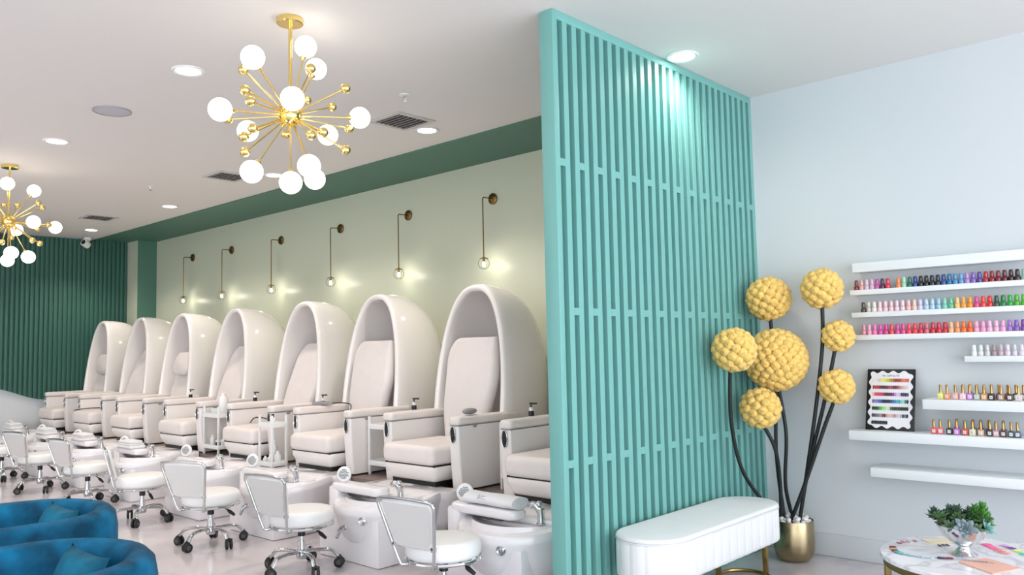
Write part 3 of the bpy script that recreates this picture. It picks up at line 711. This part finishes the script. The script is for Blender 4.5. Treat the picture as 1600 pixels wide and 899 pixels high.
def pompoms(c, R, r, n):
    m = MB(); c = Vector(c); m.ball(c, R - r * 1.1, 20, 12)
    g = pi * (3 - 5 ** .5)
    for k in range(n):
        z = 1 - 2 * (k + .5) / n; q = math.sqrt(1 - z * z); a = g * k; d = Vector((q * cos(a), q * sin(a), z))
        rr = r * R_.uniform(.92, 1.08); cc = c + d * (R - rr * .9)
        # a frilly ball: bumpy sphere flattened toward the head
        v = []; f = []; nn, mm = 18, 11; Mr = d.to_track_quat('Z', 'Y').to_matrix()
        for j in range(mm + 1):
            th = pi * j / mm
            for i in range(nn):
                ph = 2 * pi * i / nn; w = rr * (1 + .10 * ((i + j) % 2) - .05 + R_.uniform(-.09, .09))
                v.append(cc + Mr @ Vector((w * sin(th) * cos(ph), w * sin(th) * sin(ph), w * .92 * cos(th))))
        for j in range(mm):
            for i in range(nn):
                p, b_ = j * nn + i, j * nn + (i + 1) % nn; f.append((p, p + nn, b_ + nn, b_))
        m.add(v, f)
    return m
fl = [((.19, -.25, 1.77), .156, 0.0306, 84, [(px - .05, py - .02, .25), (.20, -.26, .7), (.21, -.24, 1.2), (.19, -.24, 1.66)], 'yellow pompom flower at the top left of the bouquet, touching the partition'),
      ((.568, -.25, 1.815), .138, 0.0306, 65, [(px + .03, py + .03, .25), (.40, -.26, .55), (.50, -.27, 1.05), (.555, -.255, 1.45), (.565, -.25, 1.72)], 'tallest yellow pompom flower, top right over the white wall'),
      ((.660, -.25, 1.498), .106, 0.0289, 40, [(px + .05, py - .02, .25), (.42, -.27, .6), (.56, -.26, 1.1), (.64, -.25, 1.43)], 'smallest yellow pompom flower, middle right'),
      ((.640, -.27, 1.168), .117, 0.0306, 46, [(px + .0, py - .05, .25), (.42, -.30, .55), (.55, -.28, .9), (.62, -.27, 1.08)], 'lowest yellow pompom flower on the right side'),
      ((.19, -.78, 1.422), .146, 0.0314, 68, [(px - .08, py - .04, .25), (.2, -.42, .36), (.12, -.60, .62), (.105, -.70, .95), (.15, -.765, 1.32)], 'yellow pompom flower farthest left, in front of the teal slats'),
      ((.262, -.33, 1.346), .214, 0.0314, 168, [(px - .01, py + .03, .25), (.26, -.27, .5), (.29, -.29, .85), (.265, -.32, 1.17)], 'largest yellow pompom flower in the middle of the bouquet'),
      ((.215, -.50, 1.03), .138, 0.0314, 59, [(px - .06, py - .06, .25), (.26, -.35, .5), (.27, -.42, .75), (.225, -.495, .93)], 'lowest yellow pompom flower on the left, below the largest')]
for c, R, r, n, pts, lab in fl:
    t = thing('pompom_flower', lab, 'flower', pts[0], 0, 'yellow pompom flowers'); off = tuple(-a for a in pts[0])
    MB().tube(bez(pts + [c], 10), .0125, 10).build('stem', M_stem, t, off)
    pompoms(c, R, r, n).build('flower_head', M_yellow, t, off, 80)

# ================================================================== SHELVES AND POLISH
sh = [(.725, 2.45, .12, 1.916, .062, 'top white display shelf, empty'), (.70, 2.45, .12, 1.765, .034, 'thin white shelf with red to blue polish, second from top'), (.705, 2.45, .12, 1.616, .034, 'thin white shelf with pastel to green polish, third from top'),
      (.72, 2.45, .12, 1.467, .034, 'thin white shelf with pink to purple polish, fourth from top'), (1.365, 2.45, .12, 1.320, .036, 'short white shelf with pale grey polish'), (1.15, 2.45, .25, 1.037, .060, 'thick white shelf with gold capped bottles above the nail chart shelf'),
      (.695, 2.45, .25, .826, .060, 'thick white shelf carrying the black nail color chart'), (.818, 2.45, .25, .600, .058, 'lowest white wall shelf, empty')]
for x0, x1, d, z, th, lab in sh:
    tag(MB().box(x0, x1, -d, -.0005, z, z + th, .003).build('wall_shelf', M_shelf), lab, 'shelf', 'white wall shelves')
def pol(c):
    return mat('polish_' + c[1:], c, .22, coat=.5)
NAMES = {}
def cname(h):
    r, g, b = [int(h[i:i + 2], 16) for i in (1, 3, 5)]; mx, mn = max(r, g, b), min(r, g, b); v = mx / 255; s = (mx - mn) / mx if mx else 0
    if s < .13: return 'black' if v < .25 else 'dark grey' if v < .45 else 'grey' if v < .8 else 'whitish'
    import colorsys
    hh = colorsys.rgb_to_hsv(r / 255, g / 255, b / 255)[0] * 360
    base = 'red' if hh < 12 or hh >= 350 else 'orange' if hh < 38 else 'yellow' if hh < 70 else 'green' if hh < 160 else 'teal' if hh < 190 else 'blue' if hh < 245 else 'purple' if hh < 300 else 'pink'
    if base == 'orange' and v < .6: base = 'brown'
    if base == 'red' and s < .5 and v > .7: base = 'pink'
    return ('dark ' if v < .45 else 'pale ' if s < .4 and v > .6 else '') + base
gel = None
def gel_bottle(loc, c, label, grp):
    global gel
    if gel is None:
        m = MB(); m.lathe([(0, 0), (.0155, 0), (.0165, .003), (.0165, .022), (.0125, .029), (.009, .031), (0, .031)], n=14); gb = m.build('body_source', pol(c))
        m = MB(); m.lathe([(0, .031), (.0115, .031), (.0125, .034), (.0115, .046), (.012, .048), (.010, .064), (.008, .067), (0, .067)], n=14); gc = m.build('cap_source', pol(c))
        gel = (gb.data, gc.data); bpy.data.objects.remove(gb); bpy.data.objects.remove(gc)
    t = thing('polish_bottle', label, 'nail polish', loc, 0, grp)
    for n_, me in zip(('body', 'cap'), gel):
        o = bpy.data.objects.new(n_, me); COL.objects.link(o); o.parent = t
        o.material_slots[0].link = 'OBJECT'; o.material_slots[0].material = pol(c)
A = '#7a3030 #d9a5a0 #d8b8c8 #d5aec8 #c05a9a #4b2348 #d0304a - #f08a50 #9fd0b5 #1f6a5a #2a3f85 #151518 #161618 #1a1a20 #20243f #2e4f8c #2f6fa0 #4a8ab8 #6b97c8 #b08ac8 #8060b0 #5b4590 #b02028 #8a1a22 #801c26 #5a1420 #3a1018 #301016 #8fb8a8'.split()
Bc = '#4a3a38 #c9c2bc #e0d6d0 #ecc9d0 #f0c3cc #eebfc8 #e9c9d2 #e6c6d0 #f2b8b0 #ecc4b8 #cfc8e0 #b8cbe6 #a9cfe0 #9cc3dc #7fc8b0 #62b98a #f0c070 #f0a030 #f09428 #d8488a #e84030 #d82820 #2a4a3a #1f7a3a #2a9a40 #4aa828 #4ab030'.split()
Cc = '#e59ab0 #e8a0b8 #e070a8 #d048a0 #d03c80 #e04858 #c84a90 #d84a88 #e84058 #e03848 #d82c48 #d06070 #c82038 #d02040 #c01c30 #f5b080 #f09a60 #f07028 #e86020 #f0a0c0 #f098c0 #eeb0d0 #ecb0d0 #e8a0c8 #a070c0 #8858b0 #7a3f95'.split()
Dc = '#e8e8ea #dcdcde #cfc8cc #a08c90 #bfa8ac #d8c8d4 #c8c4c8 #d0c8d8'.split()
for lst, x0, x1, z, sn_ in ((A, .736, 1.700, 1.799, 'uppermost bottle shelf'), (Bc, .773, 1.690, 1.650, 'second bottle shelf'), (Cc, .769, 1.680, 1.501, 'third bottle shelf'), (Dc, 1.413, 1.662, 1.356, 'short grey bottle shelf')):
    k = 0
    for i, c in enumerate(lst):
        if c == '-': continue
        gel_bottle((x0 + (x1 - x0) * i / (len(lst) - 1), -.085 + R_.uniform(-.002, .002), z), c, '%s polish bottle, %s from the left on the %s' % (cname(c), ORD[k], sn_), 'gel polish bottles on the ' + sn_); k += 1
    if len(lst) > 10:     # the rows run on past the right photo edge
        pass
duo = None
def duo_bottle(loc, c, label, grp):
    global duo
    if duo is None:
        m = MB(); m.box(-.0165, .0165, -.0125, .0125, 0, .036, .003); m.lathe([(0, .036), (.008, .036), (.008, .041), (0, .041)], n=12); a = m.build('b', pol(c))
        m = MB(); m.lathe([(0, .041), (.0075, .041), (.0072, .085), (.006, .087), (0, .087)], n=14); b = m.build('c', mat('bottle_cap_gold', '#B08A58', .2, metal=1))
        m = MB(); m.box(-.0085, .0085, -.0133, -.0124, .008, .027); b2 = m.build('l', M_plas)
        m = MB(); m.tube([(.0045 * cos(q), -.0134, .0175 + .0055 * sin(q)) for q in [.7 + 4.9 * k / 10 for k in range(11)]], .0009, 5); m.box(0, .0045, -.0138, -.0133, .0165, .018); b3 = m.build('e', M_black)
        duo = (a.data, b.data, b2.data, b3.data); [bpy.data.objects.remove(o) for o in (a, b, b2, b3)]
    t = thing('polish_bottle', label, 'nail polish', loc, R_.uniform(-.12, .12), grp); lab = None
    for n_, me in zip(('body', 'cap', 'front_label', 'label_mark'), duo):
        o = bpy.data.objects.new(n_, me); COL.objects.link(o); o.parent = lab if n_ == 'label_mark' else t
        if n_ == 'front_label': lab = o
        if n_ == 'body': o.material_slots[0].link = 'OBJECT'; o.material_slots[0].material = pol(c)
E1 = [(1.240, '#e8e83a'), (1.277, '#f0905a'), (1.322, '#f0a8a8'), (1.362, '#f5c0c8'), (1.398, '#c070c8'), (1.436, '#9fb0a0'), (1.474, '#e09a40'), (1.515, '#3a1a1a'), (1.562, '#b08060'), (1.605, '#4a2420'), (1.652, '#d8c8c0')]
E2 = [(1.345, '#d89a98'), (1.383, '#a0508a'), (1.418, '#5a3a62'), (1.455, '#7a3a30'), (1.494, '#4a2034'), (1.535, '#5a2a3a'), (1.58, '#6a3a2a'), (1.622, '#3a2a1a'), (1.66, '#8a6a5a')]
F1 = [(1.192, '#e05050'), (1.226, '#e87078'), (1.278, '#3a2a30'), (1.318, '#c868c8'), (1.362, '#d04830'), (1.402, '#e8e0c0'), (1.446, '#d0a080'), (1.492, '#3a2828'), (1.524, '#c89098'), (1.562, '#5a3028'), (1.602, '#3a4048'), (1.634, '#4a5870')]
F2 = [(1.295, '#6a3a48'), (1.385, '#8a8a4a'), (1.428, '#6a2a24'), (1.47, '#4a3030'), (1.545, '#7a5a5a')]
for lst, y, z, wh in ((E1, -.19, 1.098, 'front row, upper gold-cap shelf'), (E2, -.10, 1.098, 'back row, upper gold-cap shelf'), (F1, -.19, .887, 'front row, nail chart shelf'), (F2, -.10, .887, 'back row, nail chart shelf')):
    for k, (x, c) in enumerate(lst):
        duo_bottle((x, y + R_.uniform(-.006, .006), z), c, '%s gold-capped bottle, %s from left, %s' % (cname(c), ORD[k], wh), 'gold-capped polish, ' + wh)

# ------------------------------------------------------------------ nail colour chart
bt = thing('nail_chart', 'black nail color chart with white wavy panel leaning on the shelf', 'color chart', (.912, -.145, .887))
bt.rotation_euler = (radians(-15), 0, 0); W2, HH = .148, .40
MB().box(-W2, W2, 0, .012, 0, HH, .001).build('board', mat('chart_black', '#14141A', .35), bt)
def wave():
    # rounded rectangle with scalloped edge, eighteen lobes around
    base = rrect(0, 0, W2 - .019, HH / 2 - .019, .03, 8)(); P_ = [Vector(p) for p in base]; fine = []
    for k in range(len(P_)):
        p, q = P_[k], P_[(k + 1) % len(P_)]; n = max(1, int((q - p).length / .003)); fine += [p.lerp(q, j / n) for j in range(n)]
    L = [0]
    for k in range(1, len(fine)): L.append(L[-1] + (fine[k] - fine[k - 1]).length)
    tot = L[-1] + (fine[0] - fine[-1]).length; pts = []
    for k, p in enumerate(fine):
        d = fine[(k + 1) % len(fine)] - fine[k - 1]; nrm = Vector((d.y, -d.x)).normalized(); q = p + nrm * .008 * cos(2 * pi * 18 * L[k] / tot); pts.append((q.x, q.y))
    return pts
m = MB(); wv = wave(); m.loft([[(a, -.0005, HH / 2 + b) for a, b in wv], [(a, .0003, HH / 2 + b) for a, b in wv]]); m.build('white_panel', mat('chart_white', '#ECEAEE', .35), bt)
rows = ['#f2efe8 #efe6e0 #e8d8d0 #e0c8b8 #eadf8a #e6e04a #d8d848 #c8c040 #a8a038 #b08a40 #a85a30 #8a3a28 #a83a30 #b83a30 #c86a50 #d87a5a #d8684a #d06048',
        '#b03a30 #c03a34 #b83430 #8a2430 #5a1a2a #4a1a28 #6a2438 #7a2a40 #a04a58 #9a4a52 #6a2a34 #6a2a34 #8a4a50 #b07a78 #c89a98 #d8b0ac #e0c0bc #e8d0cc',
        '#f0b8c8 #e84a6a #e03a5a #d83860 #c83a60 #b82a58 #5a1a3a #4a1838 #4a1840 #5a2050 #8a3a90 #c08ad0 #e0c0e8 #d8b8e0 #4a2a68 #3a2458 #2a2040 #5a4a70',
        '#6a68a0 #8a80b8 #7a78c0 #5a60b8 #4a50a0 #1a2050 #181c40 #181c40 #1c2448 #2a4a78 #2a6aa0 #3a8ab8 #5aa8c8 #3a98b0 #8ac8c8 #9ad8c8 #3a7a70 #1a3a38',
        '#14201c #142a20 #1a4a2a #2a8a3a #5ab84a #8ad868 #a8d888 #c8e0b0 #d0d8c8 #4a5a4a #3a4a3a #2a3a30 #3a4438 #243028 #1a201c #181c1a #141818 #141816',
        '#3a3a40 #4a4a50 #6a6a70 #8a7a80 #a08a90 #7a4a50 #5a2a34 #c89a90 #d8b0a8 #e0c0b4 #d0a8a8 #b88a88 #d8b8b8 #e0c8c8 #a8b0c0 #3a4454 #6a707c #2a2e38', '#1a1a22 #1c1c26 #1e1e28 #1a1c24 #1c1c24 #1c1e28 #1a1c22 #181a20']
for r, row in enumerate(rows):
    cs = row.split(); m = MB(); ms = []
    for k, c in enumerate(cs):
        ms.append(pol(c)); m.ball((-.105 + k * .0124, -.001, HH * .815 - r * .0463), (.0074, .002, .0135), 10, 6, mi=k)
    m.build('nail_swatch_row', ms, bt)
def text(s, size, m_, parent, M, name):
    cu = bpy.data.curves.new('txt', 'FONT'); cu.body = s; cu.size = size; cu.align_x = 'CENTER'; cu.extrude = .0004
    o = bpy.data.objects.new('txt', cu); COL.objects.link(o); dg = bpy.context.evaluated_depsgraph_get(); me = bpy.data.meshes.new_from_object(o.evaluated_get(dg)); bpy.data.objects.remove(o)
    me.transform(M); me.materials.clear(); me.materials.append(m_); ob = bpy.data.objects.new(name, me); COL.objects.link(ob); ob.parent = parent; return ob
text('ML GEM BUTE', .017, mat('chart_ink', '#3A3A48', .5), bt, Matrix.Translation((0, -.001, HH * .875)) @ Matrix.Rotation(radians(90), 4, 'X'), 'chart_title')

# ================================================================== COFFEE TABLE
TX, TY, TZ, TR = 1.72, -1.54, .5, .40
t = thing('coffee_table', 'round white marble coffee table with gold frame at the bottom right', 'table', (TX, TY, 0))
MB().lathe([(0, TZ - .02), (TR - .003, TZ - .02), (TR, TZ - .017), (TR, TZ - .003), (TR - .003, TZ), (0, TZ)], n=64).build('tabletop', M_marble, t)
m = MB(); m.lathe([(TR - .028, TZ - .05), (TR - .012, TZ - .05), (TR - .012, TZ - .0205), (TR - .028, TZ - .0205), (TR - .028, TZ - .05)], n=64); m.build('rim_frame', M_bronze, t)
for a in (195, 285, 15, 105):
    x, y = (TR - .03) * cos(radians(a)), (TR - .03) * sin(radians(a)); MB().box(x - .013, x + .013, y - .013, y + .013, .001, TZ - .021, .002).build('leg', M_bronze, t)
m = MB(); m.tube([((TR - .03) * cos(2 * pi * k / 48), (TR - .03) * sin(2 * pi * k / 48), .012) for k in range(48)], .011, 8, True); m.build('foot_ring', M_bronze, t)
# planter with succulents
PX, PY = 1.665, -1.545
pl = thing('succulent_planter', 'silver footed bowl of succulents on the marble table', 'planter', (PX, PY, TZ)); pl.scale = (.92, .92, .92)
MB().lathe([(0, .001), (.058, .001), (.06, .006), (.04, .018), (.027, .032), (.026, .042), (.05, .058), (.085, .085), (.108, .12), (.118, .145), (.115, .146), (.1, .125), (0, .11)], n=48).build('bowl', M_silver, pl)
MB().lathe([(0, .11), (.10, .125), (.112, .14), (.05, .152), (0, .155)], n=32).build('soil', M_soil, pl)
def rosette(c, R, n, tilt, col, up=.5):
    m = MB(); M0 = Matrix.Translation(c) @ Matrix.Rotation(tilt[0], 4, 'X') @ Matrix.Rotation(tilt[1], 4, 'Y')
    for k in range(n):
        f = k / n; a = k * 2.39996; L = R * (1 - .6 * f); el = up * .35 + f * 1.25
        Ml = M0 @ Matrix.Rotation(a, 4, 'Z') @ Matrix.Rotation(-el, 4, 'Y')
        rings = []
        for s_, w, th in ((0, .12, .08), (.25, .22, .10), (.55, .25, .10), (.8, .19, .07), (.95, .07, .03), (1, .01, .01)):
            rings.append([Ml @ Vector((s_ * L, w * L * cos(q), th * L * sin(q) + .10 * L * s_ * s_)) for q in [2 * pi * i / 8 for i in range(8)]])
        m.loft(rings)
    m.build('succulent', mat('succulent_' + col[1:], col, .45, vary=.2, vscale=40), pl, angle=60)
def sprig(c, hgt, n, col):
    m = MB(); M0 = Vector(c)
    m.cyl(M0, M0 + Vector((0, 0, hgt)), .004, .002, 6)
    for k in range(n):
        f = (k + 1) / n; a = k * 2.4; L = .042 * (1.15 - .4 * f)
        Ml = Matrix.Translation(M0 + Vector((0, 0, hgt * f))) @ Matrix.Rotation(a, 4, 'Z') @ Matrix.Rotation(-(.15 + .9 * f), 4, 'Y')
        m.loft([[Ml @ Vector((s_ * L, w * L * cos(q), .12 * L * sin(q) * (1 - s_ * .8))) for q in [2 * pi * i / 6 for i in range(6)]] for s_, w in ((0, .1), (.35, .26), (.7, .22), (1, .02))])
    m.build('succulent', mat('succulent_' + col[1:], col, .5, vary=.2, vscale=40), pl, angle=60)
# screen right is about (+.95,+.3) in plan here, so the arrangement follows that axis
for (a, b, z, R, n, tx_, ty_, col) in [(-.11, -.01, .17, .05, 16, .2, -.7, '#3E5A44'), (-.075, -.05, .15, .045, 16, .6, -.4, '#5A6E4A'), (-.04, .02, .185, .05, 18, .1, -.2, '#44604A'), (.0, -.04, .165, .04, 16, .5, 0, '#6E8068'), (.03, .03, .185, .05, 18, -.1, .1, '#3F6238'),
                                  (.035, -.10, .145, .062, 22, 1.1, .2, '#7E8E94'), (-.03, -.09, .145, .045, 14, .9, -.2, '#566E52'), (.08, .0, .17, .045, 16, .2, .5, '#4C6E40'), (.11, -.04, .145, .05, 14, .5, .9, '#6E9E98'), (-.1, .05, .17, .045, 14, -.3, -.5, '#3A5440'), (.075, -.07, .145, .04, 14, .8, .4, '#54724C'), (.0, .07, .175, .05, 14, -.5, 0, '#3F6238')] + [(R_.uniform(-.1, .1), R_.uniform(-.06, .08), R_.uniform(.155, .185), R_.uniform(.04, .055), 16, R_.uniform(-.3, .8), R_.uniform(-.6, .6), R_.choice(['#3E5A44', '#44604A', '#3F6238', '#4C6E40', '#3A5440'])) for _ in range(16)]:
    rosette((a, b, z), R, n, (tx_, ty_), col)
for (a, b, z, h_, n, col) in [(-.02, .0, .16, .075, 16, '#4A6650'), (.085, .025, .15, .11, 26, '#4E8A38'), (.06, .0, .16, .085, 20, '#4A7E3A'), (.1, .0, .15, .075, 18, '#5A9A44'), (-.125, -.01, .155, .05, 12, '#3C5A48'), (.03, .03, .16, .06, 14, '#3F6238'), (-.06, .03, .16, .06, 14, '#42604A')]: sprig((a, b, z), h_ * .8, int(n * 1.7), col)
# colour chips, cards and swatch fans on the table
def chips(pts, cols, label, L=.034):
    t = thing('nail_swatch_chain', label, 'nail swatches', (pts[0][0], pts[0][1], TZ)); path = bez([(a, b, 0) for a, b in pts], 12); n = len(cols)
    for k, c in enumerate(cols):
        p = path[int((len(path) - 1) * k / max(1, n - 1))]; q = path[min(len(path) - 1, int((len(path) - 1) * k / max(1, n - 1)) + 1)]; r_ = path[max(0, int((len(path) - 1) * k / max(1, n - 1)) - 1)]
        a = math.atan2(q.y - r_.y, q.x - r_.x) + pi / 2
        m = MB(); Mx = Matrix.Translation((p.x - pts[0][0], p.y - pts[0][1], .0035 + .0008 * (k % 2))) @ Matrix.Rotation(a, 4, 'Z'); m.ball((0, 0, 0), (L / 2, .0065, .0028), 12, 6, M=Mx); m.build('nail_tip', pol(c), t)
    return t
chips([(1.372, -1.585), (1.40, -1.652), (1.44, -1.690), (1.50, -1.70), (1.575, -1.70)], '#e8a8a0 #6a3a34 #4a2a24 #e0a078 #d89068 #3a2620 #2a2a28 #3a9a94 #44aaa4 #5ab8b2 #6ac4be #88d0cc #9ad4d8 #a8d4e0 #b8d8e8 #a8c8e0 #c0dcec #b0cce4 #c8e0f0'.split(), 'chain of brown to turquoise nail tips along the left edge of the marble table')
chips([(1.592, -1.672), (1.612, -1.668), (1.64, -1.650)], '#2a3074 #242a60 #2a2030 #5a1a3a #7a1a48 #8a2050 #8a2456'.split(), 'short row of navy and burgundy nail tips in front of the silver bowl')
chips([(1.375, -1.50), (1.39, -1.46), (1.42, -1.42)], '#a85a68 #c06a70 #d0a0a0 #b86a78'.split(), 'short row of rose nail tips at the back left of the marble table')
chips([(1.535, -1.44), (1.56, -1.41)], '#3a2420 #5a2a24 #3a2020'.split(), 'few dark brown nail tips behind the silver bowl')
def flat(pts, h, m_, name, label, cat, rnd=.012):
    cx = sum(p[0] for p in pts) / len(pts); cy = sum(p[1] for p in pts) / len(pts); P_ = []
    for i, p in enumerate(pts):
        p = Vector(p); a = (Vector(pts[i - 1]) - p).normalized(); b = (Vector(pts[(i + 1) % len(pts)]) - p).normalized()
        for k in range(6):
            t = k / 5; P_.append(((p + a * rnd) * (1 - t) ** 2 + p * 2 * t * (1 - t) + (p + b * rnd) * t ** 2))
    m = MB(); m.loft([[(p.x - cx, p.y - cy, .0008) for p in P_], [(p.x - cx, p.y - cy, h) for p in P_]]); o = m.build(name, m_, loc=(cx, cy, TZ)); return tag(o, label, cat)
card = flat([(1.675, -1.695), (1.835, -1.812), (1.905, -1.655), (1.755, -1.560)], .005, mat('card_peach', '#EDB8A4', .5), 'color_card', 'peach colored card with dark marks on the marble table front', 'card')
m = MB()
for k in range(8):
    a = R_.uniform(-.03, .05); b = -.04 + k * .01; m.box(-.105 + k * .008, -.085 + k * .010 + a * .3, b + .0, b + .005, .005, .0057, M=Matrix.Rotation(radians(-30), 4, 'Z'))
m.build('printed_mark', M_grey, card)
flat([(1.425, -1.36), (1.489, -1.42), (1.575, -1.345), (1.525, -1.275)], .004, mat('card_cream', '#E8D8B8', .5), 'paper_card', 'cream paper card behind the silver bowl', 'card')
chips([(1.69, -1.29), (1.735, -1.345), (1.80, -1.42)], '#e04a90 #e8508e #f05a98 #f0609a #f06a90 #f07080 #f08070 #f08868'.split(), 'pink to coral nail tips right of the silver bowl', .05)
chips([(1.755, -1.265), (1.80, -1.305), (1.85, -1.37), (1.885, -1.41)], '#d8a0d8 #c08ac8 #8a4a9a #5a2a6a #e0e060 #a8d860 #4ac0a0 #40c8b8 #50d0c8'.split(), 'lilac to turquoise nail tips at the right photo edge', .04)

# ================================================================== LIGHT, WORLD, CAMERA
wd = bpy.data.worlds.new('daylight'); SC.world = wd; wd.use_nodes = True
nt = wd.node_tree; bg = nt.nodes['Background']; bg.inputs['Color'].default_value = (.87, .93, 1.0, 1)
# hazy sky, brightest toward +X where the sun stands behind cloud
tc = nt.nodes.new('ShaderNodeTexCoord'); sp_ = nt.nodes.new('ShaderNodeSeparateXYZ'); nt.links.new(tc.outputs['Generated'], sp_.inputs[0])
mr = nt.nodes.new('ShaderNodeMapRange'); mr.interpolation_type = 'SMOOTHSTEP'; mr.inputs['From Min'].default_value = -.1; mr.inputs['From Max'].default_value = .95; mr.inputs['To Min'].default_value = 2.4; mr.inputs['To Max'].default_value = 6.6
nt.links.new(sp_.outputs['X'], mr.inputs['Value']); nt.links.new(mr.outputs['Result'], bg.inputs['Strength'])
for x, y, z in ((-1.105, -3.238, 2.757), (-5.9, -3.267, 2.759)):
    pass
cam = bpy.data.cameras.new('camera'); co = bpy.data.objects.new('camera', cam); COL.objects.link(co); SC.camera = co
yaw, pitch, roll, F = -0.7458, 0.0743, -0.0222, 1267.0
f = Vector((sin(yaw) * cos(pitch), cos(yaw) * cos(pitch), sin(pitch))); r = Vector((cos(yaw), -sin(yaw), 0)); uu = r.cross(f)
r2 = r * cos(roll) + uu * sin(roll); u2 = -r * sin(roll) + uu * cos(roll)
M = Matrix((r2, u2, -f)).transposed().to_4x4(); M.translation = (2.7132, -5.618, 1.4672); co.matrix_world = M
cam.sensor_width = 36; cam.lens = F / 1600 * 36; cam.clip_start = .05
SC.view_settings.view_transform = 'Standard'; SC.view_settings.look = 'None'; SC.view_settings.exposure = -.29; SC.view_settings.gamma = 1; SC.view_settings.use_curve_mapping = False
